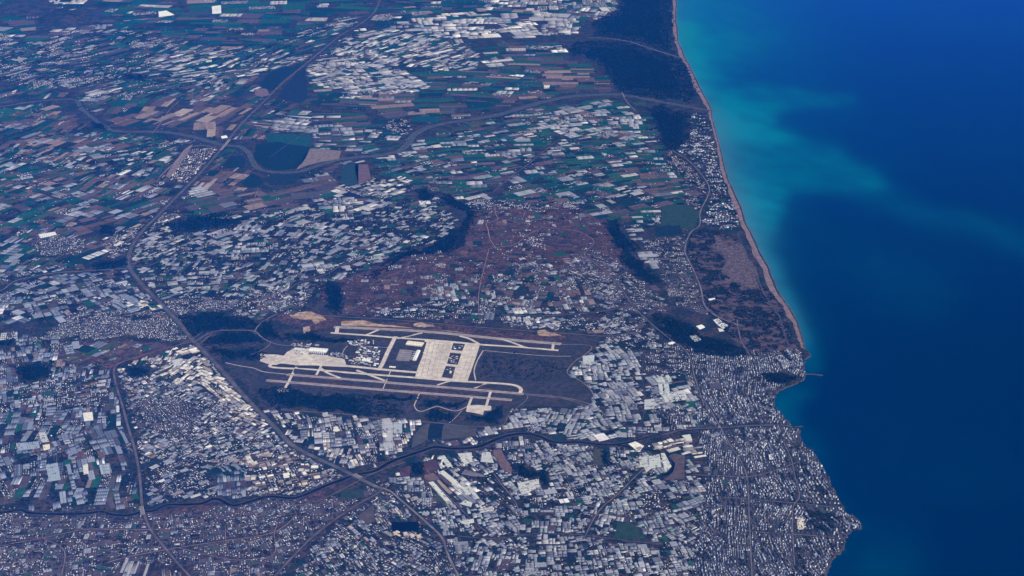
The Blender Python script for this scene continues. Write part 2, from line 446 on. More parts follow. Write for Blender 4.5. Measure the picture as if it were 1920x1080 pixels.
# ---- hills in the far corner of the plain
def hill(poly_c, rx, ry, h, name, label, mat):
    cx, cy = PX(*poly_c)
    n, m = 28, 10
    V = [(cx, cy, h)]; F = []
    r = np.random.default_rng(int(h))
    for j in range(1, m + 1):
        for i in range(n):
            t = 2 * math.pi * i / n; f = j / m
            q = 1 + 0.18 * math.sin(3 * t + h) + 0.1 * math.sin(5 * t)
            V.append((cx + rx * f * q * math.cos(t), cy + ry * f * q * math.sin(t), max(0, h * (0.5 + 0.5 * math.cos(math.pi * f)) * r.uniform(.86, 1.08)) - 2 * (j == m)))
    for i in range(n):
        F.append([0, 1 + i, 1 + (i + 1) % n])
        for j in range(m - 1):
            a = 1 + j * n
            F.append([a + i, a + n + i, a + n + (i + 1) % n, a + (i + 1) % n])
    prop(link(name, mesh_py(name, V, F, mat)), label, 'hill', None, 'structure')
hill((135, 36), 900, 1500, 140, 'hill', 'dark rounded hill among far fields in the upper corner', M_LAND)
hill((40, 15), 1300, 1700, 110, 'hill', 'low hill at the extreme upper edge of the plain', M_LAND)

# ---- scrubland, airfield turf, dunes, quarries as sheets on the plain
M_CITY = mat_ground('urban_ground', [(0.022, 0.027, 0.038), (0.04, 0.042, 0.055), (0.01, 0.02, 0.022)], [0.006, 0.015])
sheet('urban_ground', rough([(1235,642),(1300,655),(1400,668),(1498,656),(1512,664),(1504,690),(1480,716),(1456,732),(1449,760),(1480,796),(1498,822),(1535,872),(1562,924),(1584,962),(1604,972),(1606,985),(1584,1002),(1566,1036),(1548,1060),(1540,1090),(1512,1200),(1290,1200),(1310,990),(1330,880),(1310,820),(1310,740)], .01, 1), 0.3, M_CITY, 'dark ground between the blocks of the coastal city', 'ground')
sheet('suburb_ground', rough([(-220,975),(280,970),(430,975),(560,950),(690,918),(712,925),(640,975),(515,1085),(440,1190),(-220,1190)], .02), 0.3, mat_ground('suburb_soil', [(0.052, 0.031, 0.037), (0.018, 0.02, 0.022), (0.092, 0.052, 0.052), (0.012, 0.018, 0.018)], [0.003, 0.008, 0.02]), 'reddish brown ground of the lower left suburb', 'ground')
sheet('scrubland', rough([(600,540),(640,520),(700,500),(760,480),(830,470),(870,430),(890,400),(940,385),(1080,388),(1150,430),(1175,490),(1150,520),(1040,520),(960,500),(900,540),(780,560),(700,590),(640,592),(605,565)], .12), 0.4, M_SCRUB, 'mauve brown scrub heath crossed by dirt roads above the airport', 'heath')
sheet('scrubland', rough([(150,640),(215,634),(290,642),(330,650),(240,675),(205,690),(130,690),(100,668)], .1), 0.4, M_SCRUB, 'bare purple brown fields left of the airport interchange', 'heath')
sheet('airfield', rough([(420,680),(487,672),(500,640),(560,636),(610,618),(640,603),(900,618),(1060,632),(1130,630),(1110,655),(1070,690),(1060,702),(1110,735),(1105,758),(1060,762),(960,765),(940,800),(700,785),(640,775),(520,768),(490,740),(440,705)], .03), 0.45, M_TURF, 'dull green airfield turf around the runways', 'airfield')
fill(BLOCK, [(420,680),(487,672),(500,640),(560,636),(610,618),(640,603),(900,618),(1060,632),(1130,630),(1110,655),(1070,690),(1060,702),(1110,735),(1105,758),(1060,762),(960,765),(940,800),(800,790),(785,785),(700,782),(640,775),(520,768),(490,740),(440,705)], 1)
DUNE = [(1310,432),(1345,432),(1380,450),(1395,462),(1428,535),(1450,552),(1470,590),(1490,640),(1497,655),(1420,662),(1390,650),(1330,590),(1316,540),(1298,500),(1288,470),(1296,440)]
sheet('dunes', rough(DUNE, .06), 0.5, M_DUNE, 'pinkish dune land with dark tree clumps behind the beach', 'dunes')
sheet('sand_clearing', rough([(1338,445),(1350,442),(1358,460),(1392,458),(1410,490),(1424,540),(1400,545),(1385,530),(1360,528),(1350,505),(1362,490),(1348,470),(1336,460)], .16, 3), 0.8, mat_ground('scrubby_sand', [(0.17, 0.12, 0.13), (0.11, 0.08, 0.09), (0.04, 0.04, 0.042)], [0.008, 0.02]), 'bare pink sand clearing behind the beach road', 'clearing')
sheet('quarry', rough([(543,588),(560,585),(590,587),(604,592),(612,600),(598,604),(592,608),(585,600),(570,599),(547,596)], .1), 0.9, M_QUARRY, 'orange bare earthwork above the upper runway end', 'quarry')
sheet('quarry', rough([(776,607),(790,604),(812,608),(815,613),(795,614),(775,611)], .1), 0.9, M_QUARRY, 'small tan earth patch above the upper runway middle', 'quarry')
sheet('quarry', rough([(1008,620),(1022,618),(1040,624),(1055,630),(1030,631),(1008,628)], .1), 0.9, M_QUARRY, 'orange earth patch above the right end of the upper runway', 'quarry')
sheet('quarry', rough([(568,614),(580,612),(582,621),(570,625),(568,620)], .08), 0.9, M_QUARRY, 'small orange clearing between the woods and the upper runway', 'quarry')
sheet('earth_strip', rough([(520,592),(545,584),(640,598),(780,606),(900,616),(1060,630),(1062,640),(1040,642),(900,628),(780,618),(680,610),(630,612),(600,618),(560,614),(528,606)], .02), 0.7, M_SCRUB, 'mauve brown bare strip between the uppermost runway and the boundary road', 'earthwork')
sheet('earth_strip', rough([(640,603),(680,600),(700,606),(780,616),(860,622),(900,627),(870,628),(780,620),(690,614),(640,612)], .03), 0.9, M_QUARRY, 'reddish graded earth strip beside the upper runway', 'earthwork')
sheet('bright_yard', rough([(258,566),(264,563),(277,564),(284,575),(303,571),(306,581),(290,583),(262,583)], .05), 0.9, M_CONC, 'bright cream gravel yard beside the highway', 'yard', color=(0.68, 0.62, 0.52))

# ---- fallow fields and ponds seen one by one
ONE = [
 ([(925,844),(940,842),(948,859),(960,874),(959,889),(940,879),(925,851)], (0.20, 0.13, 0.12), 'farm_field', 'brown curved fallow field below the dark river', 1.3),
 ([(1253,855),(1266,850),(1284,854),(1284,898),(1245,900),(1262,885),(1266,868)], (0.135, 0.105, 0.10), 'farm_field', 'brown fallow field inside the river branch bend', 1.3),
 ([(1113,842),(1130,842),(1132,872),(1113,872)], (0.085, 0.085, 0.06), 'farm_field', 'olive field between greenhouse blocks below the river', 1.3),
 ([(1158,980),(1185,980),(1212,1010),(1152,1012)], (0.035, 0.075, 0.05), 'farm_field', 'dark green field among greenhouses near the lower city edge', 1.3),
 ([(1180,848),(1197,848),(1197,856),(1180,856)], (0.02, 0.06, 0.05), 'farm_field', 'small dark green plot below the white trapezoid yard', 1.3),
 ([(1037,816),(1058,815),(1058,826),(1037,826)], (0.02, 0.055, 0.05), 'farm_field', 'dark green plot squeezed between greenhouses and the river', 1.3),
 ([(806,794),(833,793),(826,822),(802,822)], (0.014, 0.028, 0.03), 'farm_field', 'dark orchard block below the airport fence', 1.3),
 ([(790,800),(806,794),(802,824),(772,840),(776,815)], (0.10, 0.10, 0.09), 'farm_field', 'grey green meadow left of the dark orchard block', 1.2),
 ([(833,793),(895,802),(890,818),(828,824)], (0.095, 0.095, 0.09), 'farm_field', 'grey green meadow right of the dark orchard block', 1.2),
 ([(670,968),(700,945),(703,978),(688,982)], (0.12, 0.10, 0.10), 'farm_field', 'triangular grey brown field in the highway fork', 1.3),
 ([(735,978),(785,978),(784,996),(735,996)], (0.008, 0.02, 0.035), 'reservoir', 'dark rectangular reservoir right of the highway fork', 1.3),
 ([(640,915),(680,918),(683,934),(640,938)], (0.04, 0.065, 0.045), 'farm_field', 'dark green wedge field left of the highway fork', 1.3),
 ([(818,900),(823,899),(849,924),(843,927)], (0.42, 0.33, 0.25), 'dirt_lane', 'tan dirt lane between long slanted greenhouses', 1.5),
 ([(790,893),(812,886),(824,898),(806,902)], (0.22, 0.15, 0.13), 'farm_field', 'brown plot at the head of the tan dirt lane', 1.3),
 ([(750,880),(772,870),(768,892),(752,895)], (0.11, 0.06, 0.07), 'farm_field', 'dark maroon field below the river and highway bridge', 1.3),
 ([(790,868),(818,862),(822,880),(798,890)], (0.11, 0.06, 0.07), 'farm_field', 'dark maroon field left of the slanted greenhouses', 1.3),
 ([(865,889),(872,880),(910,891),(908,894),(880,892)], (0.24, 0.21, 0.23), 'paved_yard', 'grey paved yard beside the slanted greenhouses', 1.4),
 ([(480,270),(520,266),(582,276),(572,298),(556,316),(512,320),(492,312),(476,298)], (0.012, 0.035, 0.035), 'farm_field', 'large dark orchard inside the upper river bend', 1.2),
 ([(582,278),(640,283),(636,298),(600,304),(556,318),(566,300)], (0.26, 0.21, 0.19), 'farm_field', 'tan field right of the dark orchard by the upper river', 1.2),
 ([(500,250),(582,253),(585,275),(500,266)], (0.02, 0.09, 0.08), 'farm_field', 'teal green field above the dark orchard', 1.2),
 ([(452,345),(472,325),(488,330),(492,345),(470,352)], (0.012, 0.035, 0.03), 'farm_field', 'small dark grove below the upper river bend', 1.2),
 ([(495,335),(520,326),(560,330),(552,345),(505,347)], (0.02, 0.04, 0.04), 'farm_field', 'dark grove right of the small river bend', 1.2),
 ([(418,310),(432,292),(450,290),(462,300),(458,314),(430,315)], (0.015, 0.035, 0.035), 'farm_field', 'round dark orchard beside the upper highway bridge', 1.2),
 ([(500,140),(530,125),(568,122),(545,140),(510,170),(486,162)], (0.015, 0.035, 0.045), 'farm_field', 'dark orchard left of the upper straight highway', 1.2),
 ([(572,124),(575,192),(555,192),(520,182),(548,145)], (0.02, 0.035, 0.05), 'farm_field', 'dark orchard right of the upper straight highway', 1.2),
 ([(478,168),(500,166),(505,178),(490,182),(478,178)], (0.22, 0.15, 0.17), 'farm_field', 'small mauve clearing beside the upper straight highway', 1.2),
 ([(310,330),(352,275),(362,270),(345,298),(318,334)], (0.26, 0.20, 0.20), 'farm_field', 'pale mauve strip beside the bright roadside town', 1.2),
 ([(368,335),(395,310),(470,316),(440,352),(375,352)], (0.22, 0.18, 0.16), 'farm_field', 'tan field right of the highway below the upper river', 1.2),
 ([(640,310),(672,308),(672,345),(650,350),(640,340)], (0.03, 0.07, 0.06), 'farm_field', 'dark green field right of the upper river bend', 1.2),
 ([(665,308),(690,308),(696,336),(672,345)], (0.19, 0.12, 0.13), 'farm_field', 'reddish brown field below the upper river', 1.2),
 ([(1240,385),(1296,385),(1312,400),(1300,432),(1240,418)], (0.035, 0.075, 0.05), 'farm_field', 'dark green meadow left of the hotel strip', 1.2),
 ([(1228,425),(1275,422),(1280,440),(1230,444)], (0.015, 0.035, 0.04), 'farm_field', 'dark wood edge plot below the coastal meadow', 1.25),
 ([(1170,140),(1172,139),(1174,141),(1172,142)], (0.2, 0.2, 0.2), 'farm_field', 'tiny clearing in the far forest', 1.25),
]
ONE = [o_ for o_ in ONE if 'tan field right of the highway' not in o_[3]]
for poly, c, nm, lab, z in ONE[:-1]:
    if nm == 'reservoir':
        sheet(nm, rough(poly, .03, 1), z, M_RIVER, lab, 'reservoir')
    else:
        sheet(nm, rough(poly, .04, 1), z, M_CROPO, lab, 'field', color=(c[0] * .72, c[1] * .7, c[2] * .76))
    fill(BLOCK, poly, 1)

# ---- roads
ROADS = [
 # name, label, points, width, colour, block width px
 ('highway', 'wide straight highway crossing the plain from upper middle to the fork', [(722,-110),(716,-30),(712,0),(700,25),(672,47),(640,65),(604,94),(570,122),(530,155),(490,195),(450,235),(410,285),(370,330),(340,360),(300,400),(268,432),(248,460),(242,480),(241,496),(248,510),(268,535),(300,568),(338,608),(362,638),(398,675),(428,708),(460,745),(500,786),(522,808),(540,828),(560,842),(590,857),(640,880),(690,905),(716,917)], [34,36,38,40,44,50,56,60,60,58], (0.115,0.11,0.12), 9),
 ('highway_branch', 'highway branch bending down left from the fork', [(716,917),(708,925),(690,935),(655,955),(620,980),(590,1003),(560,1032),(515,1080),(470,1125),(420,1180)], 46, (0.13,0.115,0.12), 7),
 ('avenue', 'light avenue running down from the highway fork', [(700,910),(730,920),(752,938),(780,962),(800,980),(820,998),(832,1014),(838,1035),(850,1062),(862,1085),(890,1150)], 40, (0.19,0.165,0.165), 6),
 ('ring_road', 'mauve ring road curving down past the lower river', [(362,640),(330,648),(290,658),(250,672),(226,680),(214,690),(216,716),(228,756),(240,800),(252,840),(260,880),(264,915),(266,945),(274,975),(285,997),(305,1022),(335,1058),(360,1085),(400,1130)], [30,34,42,46,46,42,36], (0.17,0.135,0.14), 8),
 ('airport_road', 'pale airport approach road through the dark woods', [(366,640),(390,626),(412,620),(440,619),(476,621),(488,630),(500,638),(522,646),(548,648),(580,650)], 26, (0.20,0.17,0.17), 4),
 ('airport_road', 'pale spur road rising from the woods junction', [(477,621),(484,611),(494,602),(508,594),(520,588)], 24, (0.20,0.17,0.17), 4),
 ('airport_road', 'lower service road left of the terminal apron', [(470,665),(488,658),(504,648),(508,640)], 20, (0.18,0.16,0.16), 4),
 ('slip_road', 'curved slip road at the airport interchange', [(352,622),(356,636),(372,645),(384,636),(398,626)], 18, (0.20,0.16,0.16), 4),
 ('slip_road', 'second curved slip road at the airport interchange', [(330,648),(350,640),(366,632),(380,622)], 16, (0.20,0.15,0.15), 4),
 ('fence_road', 'straight boundary road above the airport', [(560,588),(640,594),(720,598),(800,605),(880,612),(960,618),(1060,625),(1140,630),(1190,622)], 22, (0.20,0.15,0.15), 4),
 ('fence_road', 'airport boundary road round the right end', [(1045,645),(1110,650),(1075,680),(1064,700),(1090,715),(1112,738),(1104,760),(1060,748),(985,740)], 24, (0.22,0.18,0.18), 0),
 ('fence_road', 'straight path from the runway end towards the greenhouses', [(982,738),(1040,743),(1080,750),(1115,762),(1135,778)], 22, (0.26,0.20,0.20), 0),
 ('fence_road', 'lower airport boundary road above the greenhouses', [(520,768),(640,776),(700,783),(800,791),(880,799),(940,798),(955,775),(985,752),(990,738)], 24, (0.16,0.14,0.13), 0),
 ('dirt_road', 'pinkish dirt road zigzagging down the heath', [(928,388),(929,400),(933,412),(913,418),(915,430),(919,448),(930,466)], 20, (0.30,0.20,0.18), 4),
 ('dirt_road', 'straight dirt road from the heath to the village', [(917,466),(912,485),(906,510),(900,535),(897,560),(898,585)], 18, (0.27,0.19,0.18), 4),
 ('dirt_road', 'dirt road crossing the heath to the right', [(917,466),(945,462),(966,458),(990,440),(1018,426)], 18, (0.28,0.19,0.18), 4),
 ('dirt_road', 'dirt road along the top of the heath', [(880,394),(928,394),(980,393),(981,408)], 14, (0.26,0.19,0.19), 3),
 ('dirt_road', 'pale track along the left of the heath', [(700,530),(740,512),(790,500),(840,488),(917,468)], 12, (0.22,0.16,0.16), 3),
 ('dirt_road', 'dirt track below the heath through scattered houses', [(735,545),(757,515),(765,495),(775,485)], 10, (0.22,0.17,0.17), 3),
 ('country_road', 'winding road from the heath down to the coastal forest', [(1018,426),(1063,430),(1093,437),(1114,454),(1096,477),(1120,497),(1150,522),(1168,545),(1186,572),(1205,592),(1232,616),(1262,640),(1285,656),(1296,676),(1302,705),(1312,735),(1320,760)], 20, (0.20,0.17,0.18), 4),
 ('country_road', 'road from the village to the winding coastal road', [(940,590),(1010,592),(1090,588),(1150,580),(1186,570)], 15, (0.18,0.16,0.17), 3),
 ('coast_road', 'coastal road behind the hotels and dunes', [(1262,283),(1290,300),(1318,330),(1330,352),(1326,370),(1313,397),(1312,422),(1294,437),(1284,468),(1292,490),(1302,510),(1314,540),(1321,572),(1340,590),(1365,602),(1395,612)], 30, (0.21,0.18,0.19), 5),
 ('coast_road', 'looping coastal road below the dunes', [(1382,600),(1384,615),(1390,640),(1402,660),(1412,672)], 18, (0.20,0.17,0.19), 4),
 ('beach_road', 'narrow dark straight road along the back of the beach', [(1382,436),(1392,458),(1404,488),(1420,520),(1431,548),(1446,570),(1463,596),(1470,622),(1476,642),(1490,660)], 22, (0.10,0.10,0.12), 4),
 ('city_avenue', 'broad city avenue from the river to the shore', [(1240,815),(1290,805),(1347,802),(1407,798),(1467,797),(1485,801)], 34, (0.13,0.12,0.13), 5),
 ('city_avenue', 'city avenue parallel to the lower shore', [(1310,740),(1330,765),(1350,800),(1370,835),(1392,870),(1402,905),(1405,973),(1408,1040),(1412,1110)], 22, (0.18,0.16,0.17), 4),
 ('city_avenue', 'cross avenue in the middle of the city', [(1300,890),(1350,892),(1400,894),(1440,886),(1470,876),(1500,865)], 20, (0.18,0.15,0.16), 4),
 ('city_avenue', 'lower cross avenue of the city', [(1355,932),(1410,936),(1467,941),(1520,946),(1570,952)], 18, (0.18,0.15,0.16), 4),
 ('city_avenue', 'city avenue beside the regular villa blocks', [(1470,830),(1484,862),(1490,890),(1499,930),(1487,952),(1487,1010),(1490,1060)], 18, (0.18,0.15,0.16), 4),
 ('city_avenue', 'bottom cross avenue near the lower headland', [(1400,995),(1450,1000),(1510,1003),(1565,1008)], 16, (0.18,0.15,0.16), 4),
 ('suburb_road', 'suburb road below the lower river on the far side', [(-100,1040),(0,1023),(83,1008),(130,998),(167,992),(225,993),(283,993)], 22, (0.20,0.16,0.16), 4),
 ('suburb_road', 'suburb road joining ring road and highway branch', [(200,1055),(245,1043),(333,1027),(427,1013),(500,1002),(535,985),(556,965)], 22, (0.22,0.17,0.16), 4),
 ('suburb_road', 'suburb street curving below the joining road', [(333,1027),(390,1040),(445,1050),(512,1040),(514,1000),(520,985)], 16, (0.21,0.17,0.16), 3),
 ('suburb_road', 'suburb street down the far corner', [(80,1000),(82,1010),(110,1022),(122,1040),(115,1080)], 16, (0.20,0.16,0.16), 3),
 ('suburb_road', 'straight suburb street beside the brown plots', [(422,985),(424,1020),(430,1040)], 13, (0.21,0.17,0.16), 3),
 ('lane', 'pale lane beside the bright roadside town', [(298,333),(315,316),(333,300),(350,278),(380,273),(405,277)], 22, (0.36,0.30,0.27), 4),
 ('lane', 'straight lane across the upper river fields', [(335,190),(318,206),(300,232),(285,250)], 20, (0.27,0.21,0.20), 3),
 ('lane', 'lane running right from the straight highway', [(410,192),(480,197),(560,205),(640,208)], 14, (0.17,0.14,0.16), 3),
 ('lane', 'diagonal lane through green fields below the upper river', [(925,360),(960,330),(985,312),(1020,283),(1050,260)], 18, (0.19,0.15,0.17), 3),
 ('lane', 'pale lane beside the far forest bridge', [(1168,180),(1180,196),(1192,208)], 24, (0.24,0.21,0.23), 3),
 ('lane', 'long vertical lane through the middle fields', [(484,352),(478,372),(474,400)], 16, (0.21,0.17,0.18), 3),
 ('lane', 'diagonal lane below the upper river', [(505,295),(540,270),(562,256)], 14, (0.12,0.13,0.14), 3),
 ('lane', 'lane climbing left of the straight highway', [(-60,560),(0,545),(22,530),(45,522),(100,512),(160,508),(238,503)], 26, (0.24,0.20,0.19), 4),
 ('lane', 'lane from the highway to the greenhouse villages', [(242,500),(275,498),(300,490)], 14, (0.22,0.19,0.18), 3),
 ('lane', 'pale diagonal lane above the airport woods', [(535,548),(555,533),(580,524),(612,514),(640,498),(668,490)], 16, (0.23,0.17,0.17), 3),
 ('lane', 'lane through slanted greenhouses below the river', [(800,880),(818,905),(835,925),(860,950),(885,975),(915,1000)], 14, (0.18,0.15,0.15), 3),
 ('lane', 'house lined lane right of the paved yard', [(926,888),(940,908),(952,922),(968,945),(975,968)], 14, (0.22,0.17,0.17), 3),
 ('lane', 'lane through greenhouse plots towards the city', [(1095,1010),(1112,975),(1130,950),(1160,925),(1200,885),(1228,868)], 18, (0.20,0.16,0.16), 4),
 ('lane', 'narrow lane between greenhouse blocks above the river', [(1208,660),(1204,700),(1209,745),(1206,780),(1196,800)], 12, (0.08,0.08,0.09), 3),
 ('lane', 'bottom lane crossing the greenhouse plots', [(860,1005),(930,1010),(1010,1000),(1090,1003),(1160,1012),(1240,1020)], 12, (0.15,0.13,0.14), 3),
 ('riverside_road', 'narrow road along the lower bank of the dark river', [(550,948),(600,938),(645,916),(690,892),(720,880),(760,866)], 12, (0.21,0.17,0.16), 3),
]
ROADS.append(('stream_bed', 'pale stream bed between the two far coastal forests', [(1100,70),(1125,71),(1150,73),(1180,78),(1205,86),(1235,96),(1275,108)], 60, (0.16,0.16,0.18), 4))
for i, (nm, lab, pts, w, c, bw_) in enumerate(ROADS):
    z = 2.0 + 0.07 * i
    w = np.array(w) * .64 if np.ndim(w) else w * .66
    kf = .74 if nm.startswith('highway') or nm in ('beach_road', 'ring_road') else .88
    c = (c[0] * kf, c[1] * kf, c[2] * kf * 1.08)
    r = ribbon(nm, pts, w, z, M_ROAD, lab, 'road', c, 5)
    if bw_: stroke(BLOCK, pts, bw_, 1); stroke(CLEAR, [tuple(p_) for p_ in smooth(pts, 3)], max(2.2, bw_ * .6), 1)
    if nm in ('highway', 'highway_branch'):
        ww = np.array(w if np.ndim(w) else [w])
        ribbon('median', pts, ww * 0.10, z + 0.9, M_ROAD, '', '', (0.2, 0.18, 0.18), 5, parent=r)
    if nm in ('highway',):
        sp = np.array(pts, float)
        for s_ in (-1, 1):
            ribbon('frontage_lane', [(x + s_ * 3.6 * np.interp(y, [0, 900], [.5, 1.1]), y - s_ * 0.6) for x, y in pts], 8, z + 0.5, M_ROAD, '', '', (0.15, 0.13, 0.135), 5, parent=r)

# ---- airport pavements
CONC = (0.60, 0.52, 0.47); CONC2 = (0.44, 0.38, 0.36); RWY = (0.37, 0.33, 0.325)
def pave(nm, lab, pts, w, c=CONC, z=3.0, n=4):
    return ribbon(nm, pts, w, z, M_CONC, lab, nm.replace('_', ' '), c, n)
rw = []
rw.append(pave('runway', 'lowest pale runway beside the dark airport wood', [(499,713),(700,729.5),(960,750)], 62, RWY, 3.0))
rw.append(pave('runway', 'middle runway of the airport', [(538,702),(700,715),(982,738.5)], 62, RWY, 3.1))
rw.append(pave('runway', 'uppermost runway of the airport', [(626,613),(790,621),(950,636.5),(1052,645)], 80, RWY, 3.0))
pave('taxiway', 'long taxiway above the middle runway with rounded end', [(506,684),(514,689),(587,693),(670,700),(778,708),(850,714),(930,718.5),(958,721),(972,725),(977,731),(974,738)], 52, CONC, 3.3)
pave('taxiway', 'straight taxiway along the terminal apron edge', [(640,685),(670,688),(730,694),(790,699)], 60, CONC, 3.4)
pave('taxiway', 'long taxiway below the uppermost runway', [(620,624),(680,628),(740,633),(800,637),(850,641),(900,646),(980,651),(1047,657)], 50, CONC, 3.3)
pave('taxiway', 'broad sloping taxiway joining the two runway systems', [(744,628),(739,636),(726,662),(717,682),(710,694)], 62, CONC, 3.6)
pave('taxiway', 'short taxiway at the left end of the uppermost runway', [(634,612),(632,618),(631,626)], 60, CONC, 3.7)
pave('taxiway', 'short taxiway at the right end of the uppermost runway', [(1038,642),(1037,648),(1036,656)], 40, CONC, 3.7)
pave('taxiway', 'slanted exit near the left end of the uppermost runway', [(684,629),(694,625),(710,618)], 42, CONC, 3.65)
pave('taxiway', 'slanted exit above the terminal parking block', [(745,635),(766,630),(792,624)], 40, CONC, 3.65)
pave('taxiway', 'slanted exit above the broad right apron', [(862,630),(880,635),(900,646)], 44, CONC, 3.65)
pave('taxiway', 'slanted exit near the right end of the uppermost runway', [(938,635),(960,642),(984,651)], 40, CONC, 3.65)
pave('taxiway', 'steep taxiway crossing both lower runways at the left', [(556,688),(548,702),(541,716),(534,729)], 40, CONC, 3.75)
pave('taxiway', 'short link from terminal apron to taxiway', [(602,686),(598,694),(593,703)], 34, CONC, 3.75)
pave('taxiway', 'slanted exit below the terminal apron', [(602,691),(614,699),(638,709)], 40, CONC, 3.7)
pave('taxiway', 'slanted exit crossing below the sloping taxiway', [(668,694),(690,702),(722,714)], 46, CONC, 3.7)
pave('taxiway', 'slanted exit below the broad right apron', [(852,713),(835,717),(820,722)], 34, CONC, 3.7)
pave('taxiway', 'second slanted exit below the broad right apron', [(915,718),(902,722),(890,728)], 34, CONC, 3.7)
pave('taxiway', 'left link from lowest runway to the wood apron', [(885,744),(882,752),(878,762)], 36, CONC, 3.7)
pave('taxiway', 'right link from middle runway to the wood apron', [(920,734),(916,747),(911,763)], 36, CONC, 3.72)
pave('service_road', 'thin service road crossing below the parking block', [(733,694),(725,713),(718,729)], 12, CONC, 3.8)
pave('service_road', 'looping track in the wood below the lowest runway', [(787,736),(782,748),(777,760),(782,769),(792,771),(806,766),(820,762),(834,766),(850,770),(862,769),(876,762)], 15, CONC2, 3.8)
pave('service_road', 'track from the looping path down through the wood', [(866,770),(852,785),(842,793)], 8, CONC2, 3.8)
pave('service_road', 'pale track on the turf right of the broad apron', [(906,657),(895,676),(889,695),(892,713)], 18, CONC2, 3.8)
pave('service_road', 'thin track along the turf below the uppermost runway', [(906,657),(960,662),(1020,667),(1070,668)], 12, CONC2, 3.8)
pave('service_road', 'pale track at the left end of the airfield', [(423,680),(450,686),(475,690),(495,697),(540,702)], 17, CONC2, 3.8)
pave('service_road', 'thin road between the terminal areas', [(652,648),(645,656),(640,668)], 10, CONC2, 3.8)
pave('service_road', 'thin road through the industrial compound', [(665,648),(700,650),(735,652),(750,652)], 10, CONC2, 3.8)
AP = [
 ('left terminal apron of pale concrete', [(488,663),(520,665),(532,667),(538,660),(552,653),(580,653),(578,664),(612,667),(640,672),(646,674),(650,688),(620,687),(560,685),(520,684),(506,684),(487,677)], CONC, 3.15),
 ('broad right apron of pale concrete', [(797,636),(850,641),(900,645),(893,668),(876,716),(850,714),(825,711),(778,708),(783,690),(793,660)], CONC, 3.15),
 ('wood apron below the lowest runway', [(876,760),(895,759),(921,761),(921,769),(908,770),(905,778),(890,774),(874,772)], CONC, 3.15),
 ('small round pad at the edge of the airport wood', [(520,729),(528,727),(540,730),(543,734),(534,736),(520,735)], CONC2, 3.15),
]
aprons = []
for lab, poly, c, z in AP:
    aprons.append(sheet('apron', rough(poly, .015, 1), z, M_CONC, lab, 'apron', color=c))
for r_, pts_ in zip(rw, ([(499,713),(700,729.5),(960,750)], [(538,702),(700,715),(982,738.5)], [(626,613),(790,621),(950,636.5),(1052,645)])):
    ribbon('worn_verge', pts_, [130, 190, 150, 210, 120], 2.3 if r_ is not rw[1] else 2.4, M_SCRUB, '', '', None, 5, parent=r_)
    ribbon('tyre_marks', pts_, 20, 3.9, M_ROAD, '', '', (.24, .215, .215), 5, parent=r_)
for poly, c in (([(800,640),(822,642),(812,668),(794,664)], (.66,.58,.52)), ([(826,645),(846,646),(838,676),(818,674)], (.52,.45,.41)), ([(786,690),(806,692),(800,708),(782,706)], (.68,.60,.53)), ([(868,650),(893,652),(884,680),(860,678)], (.64,.56,.50))):
    sheet('concrete_patch', poly, 3.95, M_CONC, '', '', color=c, parent=aprons[1])
for poly, c in (([(492,665),(520,667),(516,680),(490,677)], (.52,.45,.41)), ([(556,668),(580,667),(600,684),(562,683)], (.67,.6,.54)), ([(602,668),(640,673),(644,686),(610,684)], (.55,.48,.44))):
    sheet('concrete_patch', poly, 3.95, M_CONC, '', '', color=c, parent=aprons[0])
# slab joints, tyre-dark lanes and threshold markings
for p0, p1, n_ in (((806,640),(790,704),1), ((815,641),(800,706),1), ((824,642),(808,707),1), ((832,643),(818,708),1), ((885,648),(862,712),1), ((893,649),(871,713),1)):
    ribbon('guide_line', [p0, ((p0[0]+p1[0])/2, (p0[1]+p1[1])/2), p1], 9, 4.0, M_ROAD, '', '', (0.42, 0.36, 0.32), 2, parent=aprons[1])
for p0, p1 in (((500,670),(640,679)), ((520,676),(640,683))):
    ribbon('guide_line', [p0, ((p0[0]+p1[0])/2, (p0[1]+p1[1])/2), p1], 9, 4.0, M_ROAD, '', '', (0.42, 0.36, 0.32), 2, parent=aprons[0])
for r_, (a_, b_) in zip(rw, (((499,713),(960,750)), ((538,702),(982,738.5)), ((626,613),(1052,645)))):
    a_, b_ = np.array(a_), np.array(b_)
    for f in (0.012, 0.05, 0.95, 0.988):
        q = a_ + (b_ - a_) * f
        if r_ is rw[2]: q[1] += np.interp(q[0], [626,790,950,1052], [0, -4.3, -1, 0]) * 0
        ribbon('touchdown_mark', [q - (b_ - a_) * 0.008, q, q + (b_ - a_) * 0.008], 26, 3.55 if r_ is not rw[2] else 3.5, M_ROAD, '', '', (0.2, 0.17, 0.165), 2, parent=r_)
# turf islands inside the pavements
ISL = [
 [(850,643),(872,645),(867,658),(846,656)], [(844,661),(865,663),(858,684),(838,682)], [(836,686),(854,688),(848,710),(828,707)],
 [(520,683),(527,681.5),(552,684),(553,686.5),(530,687),(519,686)], [(562,686),(595,688),(597,690.5),(565,689.5)],
 [(606,690),(640,689.5),(668,694),(666,696),(640,695),(612,693)], [(682,694),(706,696),(715,698),(700,698),(688,697)],
 [(638,619),(682,622.5),(676,625.5),(640,622.5)], [(704,625),(728,621.5),(776,628),(756,631.5),(738,630.5),(714,629.5)],
 [(776,633),(792,628),(860,633),(870,638),(850,638),(800,635)], [(892,637),(905,635.5),(952,643),(950,647),(915,645)],
 [(984,645),(1034,649),(1034,654),(990,651)], [(886,748),(912,750),(909,760),(882,758)],
 [(740,646),(752,638.5),(800,641),(792,668),(781,695),(720,690),(728,668)],
 [(552,691),(594,695),(590,702),(549,699)], [(604,698),(630,707),(598,704)], [(622,697),(668,702),(704,711),(648,707)],
 [(724,706),(776,711),(818,716),(800,721),(728,714)],
 [(842,720),(870,718),(908,721),(892,726),(836,724)],
]
